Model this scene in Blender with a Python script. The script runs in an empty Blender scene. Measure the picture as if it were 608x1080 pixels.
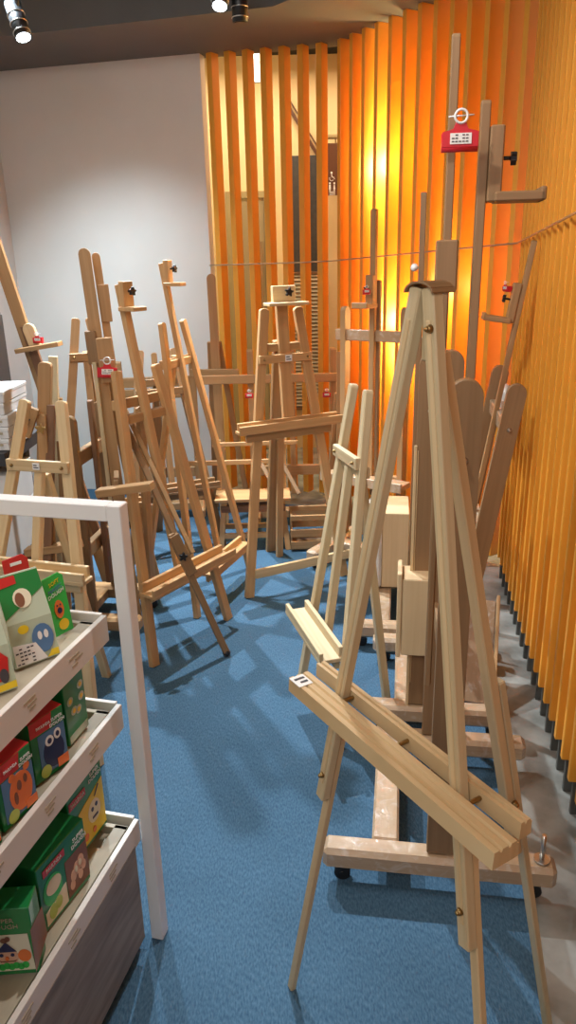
import bpy, bmesh, math, random
from mathutils import Vector, Matrix
random.seed(7)
S = bpy.context.scene
COL = S.collection
V = Vector
R = math.radians

# ------------------------------------------------------------------ materials
MATS = {}
def newmat(name):
    m = bpy.data.materials.new(name); m.use_nodes = True
    nt = m.node_tree; b = nt.nodes['Principled BSDF']
    MATS[name] = m
    return m, nt, b
def plain(name, col, rough=.5, metal=0., coat=0., emit=None, es=0., spec=.5):
    m, nt, b = newmat(name)
    b.inputs['Base Color'].default_value = (*col, 1)
    b.inputs['Roughness'].default_value = rough
    b.inputs['Metallic'].default_value = metal
    b.inputs['Coat Weight'].default_value = coat
    b.inputs['Specular IOR Level'].default_value = spec
    if emit:
        b.inputs['Emission Color'].default_value = (*emit, 1)
        b.inputs['Emission Strength'].default_value = es
    return m
def node(nt, t, **kw):
    n = nt.nodes.new(t)
    for k, v in kw.items():
        setattr(n, k, v)
    return n
def wood(name, light, dark, rough=.55, film=False):
    """wood grain running along the V direction of each beam's UV map"""
    m, nt, b = newmat(name); L = nt.links
    uv = node(nt, 'ShaderNodeTexCoord')
    oi = node(nt, 'ShaderNodeObjectInfo')
    add = node(nt, 'ShaderNodeVectorMath', operation='ADD')
    L.new(uv.outputs['UV'], add.inputs[0])
    mul = node(nt, 'ShaderNodeMath', operation='MULTIPLY'); mul.inputs[1].default_value = 37.0
    L.new(oi.outputs['Random'], mul.inputs[0])
    L.new(mul.outputs[0], add.inputs[1])
    mp = node(nt, 'ShaderNodeMapping'); mp.inputs['Scale'].default_value = (70, 2.2, 1)
    L.new(add.outputs[0], mp.inputs[0])
    nz = node(nt, 'ShaderNodeTexNoise'); nz.inputs['Scale'].default_value = 1.0
    nz.inputs['Detail'].default_value = 4; nz.inputs['Distortion'].default_value = .6
    L.new(mp.outputs[0], nz.inputs['Vector'])
    mp2 = node(nt, 'ShaderNodeMapping'); mp2.inputs['Scale'].default_value = (12, 1.1, 1)
    L.new(add.outputs[0], mp2.inputs[0])
    nz2 = node(nt, 'ShaderNodeTexNoise'); nz2.inputs['Scale'].default_value = 1.0
    nz2.inputs['Detail'].default_value = 3
    L.new(mp2.outputs[0], nz2.inputs['Vector'])
    mx = node(nt, 'ShaderNodeMath', operation='MULTIPLY_ADD')
    L.new(nz.outputs[0], mx.inputs[0]); mx.inputs[1].default_value = .5
    hf = node(nt, 'ShaderNodeMath', operation='MULTIPLY'); hf.inputs[1].default_value = .5
    L.new(nz2.outputs[0], hf.inputs[0]); L.new(hf.outputs[0], mx.inputs[2])
    rp = node(nt, 'ShaderNodeValToRGB')
    rp.color_ramp.elements[0].position = .30; rp.color_ramp.elements[0].color = (*dark, 1)
    rp.color_ramp.elements[1].position = .66; rp.color_ramp.elements[1].color = (*light, 1)
    L.new(mx.outputs[0], rp.inputs[0])
    out = rp.outputs[0]
    b.inputs['Roughness'].default_value = rough
    if film:
        # stretch film wrapped round the wood: clear glossy wrinkled coat with milky patches
        tc = node(nt, 'ShaderNodeTexCoord')
        f = node(nt, 'ShaderNodeTexNoise'); f.inputs['Scale'].default_value = 22; f.inputs['Detail'].default_value = 6
        f.inputs['Distortion'].default_value = 1.5
        L.new(tc.outputs['Object'], f.inputs['Vector'])
        r2 = node(nt, 'ShaderNodeValToRGB'); r2.color_ramp.elements[0].position = .52; r2.color_ramp.elements[1].position = .78
        L.new(f.outputs[0], r2.inputs[0])
        sc = node(nt, 'ShaderNodeMath', operation='MULTIPLY'); sc.inputs[1].default_value = .42
        L.new(r2.outputs[0], sc.inputs[0])
        mc = node(nt, 'ShaderNodeMixRGB'); mc.inputs[2].default_value = (.75, .72, .68, 1)
        L.new(sc.outputs[0], mc.inputs[0]); L.new(out, mc.inputs[1]); out = mc.outputs[0]
        bp = node(nt, 'ShaderNodeBump'); bp.inputs['Strength'].default_value = .7; bp.inputs['Distance'].default_value = .01
        L.new(f.outputs[0], bp.inputs['Height']); L.new(bp.outputs[0], b.inputs['Coat Normal'])
        b.inputs['Coat Weight'].default_value = .9; b.inputs['Coat Roughness'].default_value = .12
    L.new(out, b.inputs['Base Color'])
    return m
def noisy(name, c1, c2, scale, rough=.6, bump=0., coat=0., p0=.35, p1=.65, stretch=(1, 1, 1), detail=5):
    m, nt, b = newmat(name); L = nt.links
    tc = node(nt, 'ShaderNodeTexCoord'); mp = node(nt, 'ShaderNodeMapping'); mp.inputs['Scale'].default_value = stretch
    L.new(tc.outputs['Object'], mp.inputs[0])
    nz = node(nt, 'ShaderNodeTexNoise'); nz.inputs['Scale'].default_value = scale; nz.inputs['Detail'].default_value = detail
    L.new(mp.outputs[0], nz.inputs['Vector'])
    rp = node(nt, 'ShaderNodeValToRGB')
    rp.color_ramp.elements[0].position = p0; rp.color_ramp.elements[0].color = (*c1, 1)
    rp.color_ramp.elements[1].position = p1; rp.color_ramp.elements[1].color = (*c2, 1)
    L.new(nz.outputs[0], rp.inputs[0]); L.new(rp.outputs[0], b.inputs['Base Color'])
    b.inputs['Roughness'].default_value = rough; b.inputs['Coat Weight'].default_value = coat
    if bump:
        bp = node(nt, 'ShaderNodeBump'); bp.inputs['Strength'].default_value = bump; bp.inputs['Distance'].default_value = .004
        L.new(nz.outputs[0], bp.inputs['Height']); L.new(bp.outputs[0], b.inputs['Normal'])
    return m

PINE = wood('pale_pine', (.72, .55, .32), (.55, .37, .18))
PINE2 = wood('pale_pine_greyish', (.66, .54, .34), (.50, .37, .20))
BEECH = wood('beech', (.60, .36, .16), (.44, .24, .10))
OAK = wood('oak_tan', (.47, .28, .125), (.33, .18, .075))
BROWN = wood('brown_wood', (.31, .18, .085), (.22, .125, .055))
WALN = wood('dark_brown_wood', (.24, .12, .06), (.15, .07, .035))
PLY = wood('birch_plywood', (.72, .54, .32), (.62, .44, .24))
FILM = wood('film_wrapped_wood', (.52, .36, .22), (.40, .26, .15), film=True)
FILMD = wood('film_wrapped_brown', (.36, .22, .12), (.26, .15, .08), film=True)
WHITEFILM = noisy('milky_stretch_film', (.72, .70, .66), (.86, .84, .8), 18, .18, .4, .6)
BLACK = plain('black_plastic', (.012, .012, .013), .4)
STEEL = plain('steel', (.62, .6, .56), .28, 1.)
BRASS = plain('brass_bolt', (.36, .24, .10), .45, 1.)
RED = plain('red_enamel', (.62, .02, .035), .3)
PAPER = plain('paper_label', (.85, .84, .82), .6)
INK = plain('grey_ink', (.06, .06, .07), .6)
WHITE = plain('white_powder_coat', (.80, .80, .80), .4)
WALLW = noisy('white_wall_paint', (.70, .69, .66), (.73, .72, .69), 3., .75)
CREAM = noisy('cream_wall_paint', (.72, .52, .28), (.76, .56, .31), 2., .8)
DARKC = plain('dark_ceiling_paint', (.010, .0105, .012), .9)
SOFF = noisy('grey_soffit_paint', (.12, .118, .115), (.135, .133, .13), 2., .8)
ORANGE = noisy('orange_lacquered_slat', (.86, .37, .040), (.90, .41, .05), 2.5, .42, stretch=(1, 1, .1))
FOOT = plain('grey_metal_foot', (.12, .12, .11), .5, .4)
CONC = noisy('polished_concrete', (.15, .15, .135), (.40, .40, .37), 6., .25, .1, .3, p0=.3, p1=.7)
GREYOAK = noisy('grey_oak_laminate', (.17, .14, .12), (.30, .26, .22), 5., .5, .05, stretch=(1, 1, 7))
SHELFTOP = noisy('grey_beige_shelf_board', (.40, .34, .25), (.50, .44, .33), 5., .5, stretch=(5, 1, 1))
RAIL = plain('price_rail', (.74, .70, .65), .35)
GREEN = plain('green_card', (.012, .22, .055), .32, coat=.4)
GREENL = plain('bright_green_card', (.03, .50, .08), .4, coat=.3)
REDC = plain('red_card', (.58, .03, .03), .35, coat=.3)
YELLOW = plain('yellow_print', (.85, .62, .03), .4)
CREAMP = plain('cream_print', (.80, .74, .55), .45)
NAVY = plain('navy_print', (.02, .03, .10), .4)
BLUEP = plain('blue_print', (.10, .22, .42), .4)
ORANGEP = plain('orange_print', (.80, .20, .05), .4)
BROWNP = plain('brown_print', (.22, .09, .05), .45)
LIMEP = plain('lime_print', (.45, .58, .12), .4)
PINKP = plain('flesh_print', (.75, .45, .30), .45)
LILAC = plain('lilac_print', (.50, .46, .60), .35, coat=.6)
PALEG = plain('pale_green_print', (.50, .60, .46), .16, coat=1.)
DOORM = plain('beige_door_paint', (.30, .22, .12), .5)
DOORF = plain('door_frame_paint', (.34, .25, .12), .5)
SLATE = noisy('dark_slate_panel', (.035, .032, .032), (.055, .05, .048), 30., .6)
SIGNB = plain('brown_sign', (.10, .035, .015), .4)
GRILLM = plain('grille_metal', (.42, .36, .25), .5)
CHAR = plain('charcoal_laminate', (.035, .036, .042), .5)
CARTONW = noisy('white_carton', (.62, .63, .64), (.72, .73, .74), 4., .6)
CABLE = plain('steel_cable', (.55, .42, .28), .4, .5)
LAMP = plain('lit_lamp_face', (1, 1, 1), .5, emit=(.85, .93, 1), es=14)
GLOWP = plain('lit_ceiling_panel', (1, 1, 1), .5, emit=(.95, .98, 1), es=1.3)

def carpet_mat():
    m, nt, b = newmat('blue_loop_carpet'); L = nt.links
    tc = node(nt, 'ShaderNodeTexCoord')
    n1 = node(nt, 'ShaderNodeTexNoise'); n1.inputs['Scale'].default_value = 240; n1.inputs['Detail'].default_value = 3
    mp = node(nt, 'ShaderNodeMapping'); mp.inputs['Scale'].default_value = (1, .35, 1); mp.inputs['Rotation'].default_value = (0, 0, .25)
    L.new(tc.outputs['Object'], mp.inputs[0]); L.new(mp.outputs[0], n1.inputs['Vector'])
    n2 = node(nt, 'ShaderNodeTexNoise'); n2.inputs['Scale'].default_value = 3; n2.inputs['Detail'].default_value = 4
    L.new(tc.outputs['Object'], n2.inputs['Vector'])
    r = node(nt, 'ShaderNodeValToRGB')
    r.color_ramp.elements[0].position = .3; r.color_ramp.elements[0].color = (.042, .102, .18, 1)
    r.color_ramp.elements[1].position = .72; r.color_ramp.elements[1].color = (.098, .195, .295, 1)
    L.new(n1.outputs[0], r.inputs[0])
    mx = node(nt, 'ShaderNodeMixRGB', blend_type='MULTIPLY'); mx.inputs[0].default_value = .35
    r3 = node(nt, 'ShaderNodeValToRGB'); r3.color_ramp.elements[0].color = (.6, .6, .6, 1); r3.color_ramp.elements[0].position = .35; r3.color_ramp.elements[1].position = .65
    L.new(n2.outputs[0], r3.inputs[0]); L.new(r.outputs[0], mx.inputs[1]); L.new(r3.outputs[0], mx.inputs[2])
    L.new(mx.outputs[0], b.inputs['Base Color'])
    b.inputs['Roughness'].default_value = .95; b.inputs['Specular IOR Level'].default_value = .15
    bp = node(nt, 'ShaderNodeBump'); bp.inputs['Strength'].default_value = .5; bp.inputs['Distance'].default_value = .004
    L.new(n1.outputs[0], bp.inputs['Height']); L.new(bp.outputs[0], b.inputs['Normal'])
    return m
CARPET = carpet_mat()

# ------------------------------------------------------------------ mesh tools
class MB:
    """collects shapes and links them as ONE mesh object"""
    def __init__(s):
        s.bm = bmesh.new(); s.uv = s.bm.loops.layers.uv.new('UVMap')
    def prism(s, pts, org, ux, uy, n, t, bev=0., grain=1):
        """2-D outline pts in the plane (ux,uy) through org, extruded by t along n (centred); grain 1: along uy"""
        org, ux, uy, n = V(org), V(ux), V(uy), V(n)
        tmp = bmesh.new()
        a = [tmp.verts.new((x, y, -t / 2)) for x, y in pts]
        c = [tmp.verts.new((x, y, t / 2)) for x, y in pts]
        k = len(pts)
        tmp.faces.new(a[::-1]); tmp.faces.new(c)
        for i in range(k):
            j = (i + 1) % k
            tmp.faces.new((a[i], a[j], c[j], c[i]))
        if bev:
            bmesh.ops.bevel(tmp, geom=list(tmp.edges), offset=bev, segments=1, affect='EDGES', clamp_overlap=True)
        bmesh.ops.recalc_face_normals(tmp, faces=list(tmp.faces))
        tmp.normal_update()
        flip = ux.cross(uy).dot(n) < 0
        vm = {v: s.bm.verts.new(org + ux * v.co.x + uy * v.co.y + n * v.co.z) for v in tmp.verts}
        for f in tmp.faces:
            vs = [vm[v] for v in f.verts]
            lc = [v.co.copy() for v in f.verts]
            nn = f.normal
            if flip:
                vs.reverse(); lc.reverse()
            try:
                g = s.bm.faces.new(vs)
            except ValueError:
                continue
            for lp, q in zip(g.loops, lc):
                if grain:
                    w = q.x if abs(nn.z) > .5 else q.z + .31
                    lp[s.uv].uv = (w, q.y)
                else:
                    w = q.y if abs(nn.z) > .5 else q.z + .31
                    lp[s.uv].uv = (w, q.x)
        tmp.free(); return s
    def beam(s, p0, p1, w, t, side=(1, 0, 0), bev=.002, top=None, w2=None):
        """plank from p0 to p1, w wide along 'side', t thick; top='round' rounds the p1 end, 'both' both ends"""
        p0, p1 = V(p0), V(p1); a = p1 - p0; L = a.length; a.normalize()
        sd = V(side); sd = (sd - a * sd.dot(a)).normalized(); n = a.cross(sd)
        h = w / 2; h2 = (w2 or w) / 2
        pts = [(-h, 0), (h, 0)]
        if top == 'both':
            pts = [(h * math.cos(x), h + h * math.sin(x)) for x in [math.pi + i * math.pi / 8 for i in range(9)]]
        if top in ('round', 'both'):
            pts += [(h2 * math.cos(x), L - h2 + h2 * math.sin(x)) for x in [i * math.pi / 12 for i in range(13)]]
        elif top == 'soft':
            r = h2 * .5
            pts += [(h2, L - r), (h2 * .75, L - r * .25), (h2 * .35, L), (-h2 * .35, L), (-h2 * .75, L - r * .25), (-h2, L - r)]
        else:
            pts += [(h2, L), (-h2, L)]
        return s.prism(pts, p0, sd, a, n, t, bev)
    def box(s, c, d, bev=.002, grain='z'):
        x, y, z = d
        if grain == 'x':
            return s.prism([(-x/2, -z/2), (x/2, -z/2), (x/2, z/2), (-x/2, z/2)], c, (1, 0, 0), (0, 0, 1), (0, 1, 0), y, bev, 0)
        if grain == 'y':
            return s.prism([(-y/2, -z/2), (y/2, -z/2), (y/2, z/2), (-y/2, z/2)], c, (0, 1, 0), (0, 0, 1), (1, 0, 0), x, bev, 0)
        return s.prism([(-x/2, -z/2), (x/2, -z/2), (x/2, z/2), (-x/2, z/2)], c, (1, 0, 0), (0, 0, 1), (0, 1, 0), y, bev, 1)
    def cyl(s, p0, p1, r, seg=16, r2=None):
        p0, p1 = V(p0), V(p1); a = (p1 - p0); L = a.length; a.normalize()
        u = a.orthogonal().normalized(); v = a.cross(u); r2 = r if r2 is None else r2
        A = []; B = []
        for i in range(seg):
            th = 2 * math.pi * i / seg; d = u * math.cos(th) + v * math.sin(th)
            A.append(s.bm.verts.new(p0 + d * r)); B.append(s.bm.verts.new(p1 + d * r2))
        s.bm.faces.new(A[::-1]); s.bm.faces.new(B)
        for i in range(seg):
            j = (i + 1) % seg
            f = s.bm.faces.new((A[i], A[j], B[j], B[i])); f.smooth = True
            for lp, q in zip(f.loops, ((i, 0), (i + 1, 0), (i + 1, L), (i, L))):
                lp[s.uv].uv = (q[0] * .01, q[1])
        return s
    def tube(s, pts, r, seg=8, closed=False):
        pts = [V(p) for p in pts]; rings = []; k = len(pts)
        u = None
        for i, p in enumerate(pts):
            a = (pts[(i + 1) % k] - pts[i - 1]) if (closed or 0 < i < k - 1) else (pts[1] - pts[0] if i == 0 else pts[-1] - pts[-2])
            a.normalize()
            u = a.orthogonal().normalized() if u is None else (u - a * u.dot(a)).normalized()
            v = a.cross(u)
            rings.append([s.bm.verts.new(p + (u * math.cos(2 * math.pi * j / seg) + v * math.sin(2 * math.pi * j / seg)) * r) for j in range(seg)])
        for i in range(k if closed else k - 1):
            A, B = rings[i], rings[(i + 1) % k]
            for j in range(seg):
                f = s.bm.faces.new((A[j], A[(j + 1) % seg], B[(j + 1) % seg], B[j])); f.smooth = True
        if not closed:
            s.bm.faces.new(rings[0][::-1]); s.bm.faces.new(rings[-1])
        return s
    def sphere(s, c, r, sc=(1, 1, 1), seg=12):
        g = bmesh.ops.create_uvsphere(s.bm, u_segments=seg, v_segments=max(6, seg // 2), radius=r)
        for v in g['verts']:
            v.co = V((v.co.x * sc[0], v.co.y * sc[1], v.co.z * sc[2])) + V(c)
            for f in v.link_faces: f.smooth = True
        return s
    def poly(s, pts3, uvs=None):
        vs = [s.bm.verts.new(p) for p in pts3]
        f = s.bm.faces.new(vs); return s
    def build(s, name, mat, parent=None):
        me = bpy.data.meshes.new(name); s.bm.to_mesh(me); s.bm.free()
        me.materials.append(mat)
        o = bpy.data.objects.new(name, me); COL.objects.link(o)
        if parent: o.parent = parent
        return o
def tag(o, label=None, cat=None, group=None, kind=None):
    if label: o['label'] = label
    if cat: o['category'] = cat
    if group: o['group'] = group
    if kind: o['kind'] = kind
    return o
def thing(name, loc, label, cat, rz=0., group=None):
    o = bpy.data.objects.new(name, None); COL.objects.link(o)
    o.empty_display_size = .05
    o.location = loc; o.rotation_euler = (0, 0, R(rz))
    return tag(o, label, cat, group)
def struct(o): o['kind'] = 'structure'; return o
def text(body, name, mat, size, org, ux, uy, parent, depth=.0004, align='CENTER', sx=1.):
    """flat lettering standing on the plane (ux,uy) at org, as a mesh"""
    cu = bpy.data.curves.new(name, 'FONT'); cu.body = body; cu.size = size
    cu.align_x = align; cu.align_y = 'CENTER'; cu.extrude = depth; cu.resolution_u = 2
    ob = bpy.data.objects.new(name + '_tmp', cu); COL.objects.link(ob)
    bpy.context.view_layer.update()
    me = bpy.data.meshes.new_from_object(ob.evaluated_get(bpy.context.evaluated_depsgraph_get()))
    bpy.data.objects.remove(ob)
    ux, uy = V(ux).normalized(), V(uy).normalized(); n = ux.cross(uy)
    for v in me.vertices:
        c = v.co.copy(); v.co = V(org) + ux * c.x * sx + uy * c.y + n * c.z
    me.materials.clear(); me.materials.append(mat); me.name = name
    o = bpy.data.objects.new(name, me); COL.objects.link(o)
    if parent: o.parent = parent
    return o

# ------------------------------------------------------------------ setting
# the back wall line runs from WB0 to WB1 (white wall, then the open slat screen), then a diagonal, then the right wall
WB0 = V((-1.90, 5.29)); WBM = V((-.455, 4.935)); WB1 = V((.31, 4.745)); WD1 = V((1.06, 3.50)); 
RDIR = V((.153, .988)).normalized()
def rwall(t):  # point on the line of the right wall's slat tips, t metres towards the viewer from the corner
    return WD1 - RDIR * t
HS = 2.70   # soffit height
def slab(name, pts, z0, z1, mat):
    m = MB(); k = len(pts)
    a = [m.bm.verts.new((p[0], p[1], z0)) for p in pts]; b = [m.bm.verts.new((p[0], p[1], z1)) for p in pts]
    m.bm.faces.new(a[::-1]); m.bm.faces.new(b)
    for i in range(k):
        j = (i + 1) % k; m.bm.faces.new((a[i], a[j], b[j], b[i]))
    bmesh.ops.recalc_face_normals(m.bm, faces=list(m.bm.faces))
    return struct(m.build(name, mat))
# carpet edge runs parallel to the right wall, ~0.17 m in front of the slat feet
ce = lambda t: rwall(t) + V((-.155, .02))
slab('floor', [(-1.95, -1.6), tuple(ce(5.2)), tuple(ce(.75)), tuple(ce(.35) + V((-.1, .1))), (.25, 4.62), (-.5, 4.9), (-1.95, 5.33)], -.1, 0, CARPET)
slab('floor_edge', [(-1.95, -1.6), (.9, -1.6), tuple(rwall(-.2) + V((.5, 0))), (1.7, 6.5), (-1.95, 6.5)], -.2, -.004, CONC)
slab('ceiling', [(-1.95, -1.6), (1.7, -1.6), (1.7, 6.5), (-1.95, 6.5)], 3.0, 3.05, DARKC)
slab('trim_1', [(-1.9, 4.64), (-.02, 4.13), (.14, 3.95), (.50, 3.1), (.10, .3), (.3, .3), (.75, 1.9), (1.02, 3.5), (1.2, 3.5), (.34, 4.86), (-1.9, 5.4)], HS, 2.995, SOFF)
# white wall
d = (WBM - WB0).normalized(); nrm = V((d.y, -d.x))
slab('wall_back', [tuple(WB0), tuple(WBM), tuple(WBM - nrm * .08), tuple(WB0 - nrm * .08)], -.1, 2.995, WALLW)
slab('wall_left', [(-1.80, -1.6), (-1.80, 5.5), (-1.9, 5.5), (-1.9, -1.6)], -.1, 2.995, WALLW)

def slat_wall(name, a, b, pitch, depth, thick, z0, z1, inward, foot=False, twist=0., back=None, n0=0.):
    """row of vertical boards from a to b; each is a part, tips on the line a-b"""
    dirv = (b - a).normalized(); L = (b - a).length
    root = bpy.data.objects.new(name, None); COL.objects.link(root); struct(root)
    nb = V(inward).normalized()        # direction from the tips into the wall
    if back:
        m = MB(); p0 = a + nb * back - dirv * .02; p1 = b + nb * back + dirv * .02; q = nb * .04
        m.prism([(0, z0), ((p1 - p0).length, z0), ((p1 - p0).length, z1), (0, z1)], (*(p0 + q / 2), 0), (*dirv, 0), (0, 0, 1), (*nb, 0), .04)
        m.build('backing_panel', ORANGE, root)
    n = int((L - n0) / pitch + .5)
    ang = math.atan2(nb.y, nb.x) + R(twist)
    proto = fproto = None
    for i in range(n):
        p = a + dirv * (n0 + pitch * (i + .5))
        if proto is None:
            m = MB()
            m.prism([(0, z0), (depth, z0), (depth, z1), (0, z1)], (0, 0, 0), (1, 0, 0), (0, 0, 1), (0, 1, 0), thick, .002)
            proto = o = m.build('slat', ORANGE, root)
            if foot:
                m = MB(); m.box((depth * .40, 0, z0 / 2 + .004), (depth * .55, thick * .8, z0 + .02)); 
                fproto = f = m.build('slat_foot', FOOT, o); f['label'] = 'dark grey metal foot'
        else:
            o = proto.copy(); COL.objects.link(o); o.parent = root
            if fproto:
                f = fproto.copy(); COL.objects.link(f); f.parent = o
        o.location = (p.x, p.y, 0); o.rotation_euler = (0, 0, ang)
    return root
rin = V((RDIR.y, -RDIR.x))
slat_wall('wall_right', rwall(4.6), rwall(.0), .10, .12, .022, .11, 2.98, rin, foot=True, back=.13)
din = V(((WD1 - WB1).normalized()).yx) * V((-1, 1)); din = V((-(WD1 - WB1).normalized().y, (WD1 - WB1).normalized().x))
slat_wall('wall_diagonal', WB1, WD1, .112, .105, .030, .08, HS, din, foot=False, back=.30)
sd = (WB1 - WBM).normalized(); sin_ = V((-sd.y, sd.x))
slat_wall('wall_screen', WBM, WB1 - sd * .04, .1085, .065, .040, .06, HS, sin_, twist=-22)

# corridor seen through the open slats
slab('wall_corridor', [(-1.3, 6.30), (1.25, 6.30), (1.25, 6.4), (-1.3, 6.4)], -.1, 2.995, CREAM)
slab('wall_corridor_end', [(.62, 4.9), (.72, 4.9), (.72, 6.3), (.62, 6.3)], -.1, 2.995, CREAM)
slab('wall_corridor_side', [(-1.3, 5.45), (-1.2, 5.45), (-1.2, 6.3), (-1.3, 6.3)], -.1, 2.995, CREAM)
dr = struct(bpy.data.objects.new('door_1', None)); COL.objects.link(dr); dr.location = (-.265, 6.29, 0)
MB().box((0, 0, 1.0), (.26, .04, 2.0)).build('door_leaf', DOORM, dr)
m = MB(); m.box((.15, -.005, 1.01), (.04, .06, 2.02)); m.box((-.15, -.005, 1.01), (.04, .06, 2.02)); m.box((0, -.005, 2.04), (.34, .06, .05)); m.build('door_frame', DOORF, dr)
m = MB(); m.box((.10, -.03, 1.42), (.02, .02, .55)); m.build('door_handle', BROWN, dr)
m = MB(); m.prism([(-.11, 0), (.11, 0), (.11, .85), (-.11, .85)], (.18, 6.285, 1.46), (1, 0, 0), (0, 0, 1), (0, 1, 0), .03, .003)
tag(m.build('wall_panel', SLATE), 'dark slate-grey rectangular panel on the corridor wall above the louvred grille', 'panel')
g = thing('louvre_grille', (.18, 6.27, .35), 'beige louvred air grille on the corridor wall behind the open slats', 'grille')
m = MB(); m.box((-.125, 0, .55), (.02, .05, 1.1)); m.box((.125, 0, .55), (.02, .05, 1.1)); m.box((0, 0, 1.1), (.27, .05, .02)); m.box((0, 0, 0), (.27, .05, .02)); m.box((0, .02, .55), (.25, .01, 1.1)); m.build('grille_frame', WALN, g)
m = MB()
for i in range(36):
    m.prism([(-.012, -.006), (.012, -.006), (.012, .006), (-.012, .006)], (0, -.01, .03 + i * .03), (0, .6, .8), (0, -.8, .6), (1, 0, 0), .24)
m.build('louvre_blades', GRILLM, g)
s = thing('toilet_sign', (.392, 6.12, 2.02), 'dark brown restroom sign with white pictograms hung beyond the slats', 'sign')
MB().box((0, 0, .17), (.11, .015, .36)).build('sign_board', SIGNB, s)
m = MB(); m.box((-.01, .05, .40), (.14, .10, .02)); m.cyl((-.04, .05, .34), (-.04, .05, .41), .006); m.cyl((.03, .05, .34), (.03, .05, .41), .006); m.build('sign_bracket', DOORF, s)
m = MB(); yf = -.0095
# wheelchair user, man, woman, small lines
m.sphere((-.005, yf, .148), .008, (1, .1, 1)); m.tube([(-.004, yf, .138), (-.002, yf, .118), (.012, yf, .116), (.018, yf, .102)], .003)
m.tube([(.016 * math.cos(a) - .004, yf, .108 + .016 * math.sin(a)) for a in [R(150 + i * 22) for i in range(9)]], .0022)
for px in (-.018, .016):
    m.sphere((px, yf, .075), .007, (1, .1, 1))
    m.prism([(-.008, -.018), (.008, -.018), (.006 if px < 0 else .003, .016), (-.006 if px < 0 else -.003, .016)], (px, yf, .05), (1, 0, 0), (0, 0, 1), (0, 1, 0), .002)
    m.box((px, yf, .026), (.008, .002, .02), 0)
for k in range(3): m.box((0, yf, .012 - k * .010 + .004), (.045, .002, .004), 0)
m.build('pictograms', PAPER, s)
m = MB(); m.beam((.05, 6.27, 2.68), (.40, 6.27, 2.14), .035, .022, (0, 1, 0)); m.beam((.075, 6.27, 2.70), (.425, 6.27, 2.16), .020, .010, (0, 1, 0)); struct(m.build('trim_2', SIGNB))
cl = thing('ceiling_light', (-.15, 5.72, 2.80), 'bright white tilted light panel hung at the corridor ceiling behind the slats', 'lamp')
m = MB(); m.box((0, 0, 0), (.05, .012, .19)); m.build('light_panel', GLOWP, cl)
m = MB(); m.box((0, .012, 0), (.056, .012, .20)); m.cyl((0, .012, .09), (0, .012, .197), .004); m.build('light_housing', GRILLM, cl)

# tension cable threaded along the slats
m = MB(); pts = []
def onl(a, b, t, off): 
    q = a + (b - a) * t; dd = (b - a).normalized(); return q + V((dd.y, -dd.x)) * off
for a, b, z0, z1, k in ((WBM, WB1, 1.53, 1.536, 4), (WB1, WD1, 1.54, 1.60, 6)):
    for i in range(k):
        q = onl(a, b, i / k, .024 if a is WBM else .010); pts.append((q.x, q.y, z0 + (z1 - z0) * i / k))
for i in range(10):
    q = rwall(i * .3) + V((-.010, 0)); pts.append((q.x, q.y, 1.60 + .055 * i * .3))
m.tube(pts, .0042, 6)
tag(m.build('tension_cable', CABLE), 'thin cable stretched across the orange slats at eye height', 'cable')

# ------------------------------------------------------------------ small pieces
def knob(parent, p, n, r=.016, mat=BLACK):
    """star knob on a bolt pointing along n"""
    m = MB(); p = V(p); n = V(n).normalized()
    m.cyl(p, p + n * .02, .004, 8)
    u = n.orthogonal().normalized(); v = n.cross(u); pts = []
    for i in range(40):
        th = 2 * math.pi * i / 40; rr = r * (1 + .36 * math.cos(5 * th)); pts.append((rr * math.cos(th), rr * math.sin(th)))
    m.prism(pts, p + n * .024, u, v, n, .012, .002)
    return m.build('knob', mat, parent)
def bolt(parent, p, n, r=.007, mat=BRASS):
    m = MB(); p = V(p); n = V(n).normalized(); m.cyl(p, p + n * .006, r, 12, r * .7); m.sphere(p + n * .006, r * .65, seg=8)
    return m.build('bolt', mat, parent)
def clip(loc, rz, label, w=.06, tilt=0.):
    """bulldog clip hanging jaw-down: red body, wire loops and a paper price label"""
    t = thing('bulldog_clip', loc, label, 'clip', rz, 'red bulldog clips on the easels')
    t.rotation_euler = (0, R(tilt), R(rz))
    h = w * .62
    m = MB()
    m.prism([(-w/2, 0), (w/2, 0), (w/2, h * .62), (w * .2, h * .72), (w * .14, h), (-w * .14, h), (-w * .2, h * .72), (-w/2, h * .62)], (0, -.010, 0), (1, 0, 0), (0, 0, 1), (0, 1, 0), .003, .0008)
    m.prism([(-w/2, 0), (w/2, 0), (w/2, h * .62), (-w/2, h * .62)], (0, .010, 0), (1, 0, 0), (0, 0, 1), (0, 1, 0), .003, .0008)
    m.cyl((-w/2, 0, .002), (w/2, 0, .002), .011, 12)
    m.build('clip_body', RED, t)
    m = MB(); rr = w * .17
    m.tube([(rr * math.cos(a), -.012, h + rr * .85 + rr * math.sin(a)) for a in [2 * math.pi * i / 16 for i in range(16)]], w * .035, 6, True)
    m.cyl((-w * .34, -.004, h + rr * .9), (w * .36, -.004, h + rr * 1.1), w * .02, 6)
    m.build('clip_ring', WHITE, t)
    m = MB(); m.prism([(-w * .28, h * .12), (w * .30, h * .12), (w * .30, h * .56), (-w * .28, h * .56)], (0, -.0125, 0), (1, 0, 0), (0, 0, 1), (0, 1, 0), .0012)
    pl = m.build('price_label', PAPER, t)
    m = MB(); rnd = random.Random(3)
    for k in range(3):
        for i in range(5):
            if rnd.random() < .8: m.box((-w * .2 + i * w * .095, -.0134, h * (.22 + k * .13)), (w * .07, .0008, h * .05), 0)
    m.build('label_print', INK, pl)
    return t
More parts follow.
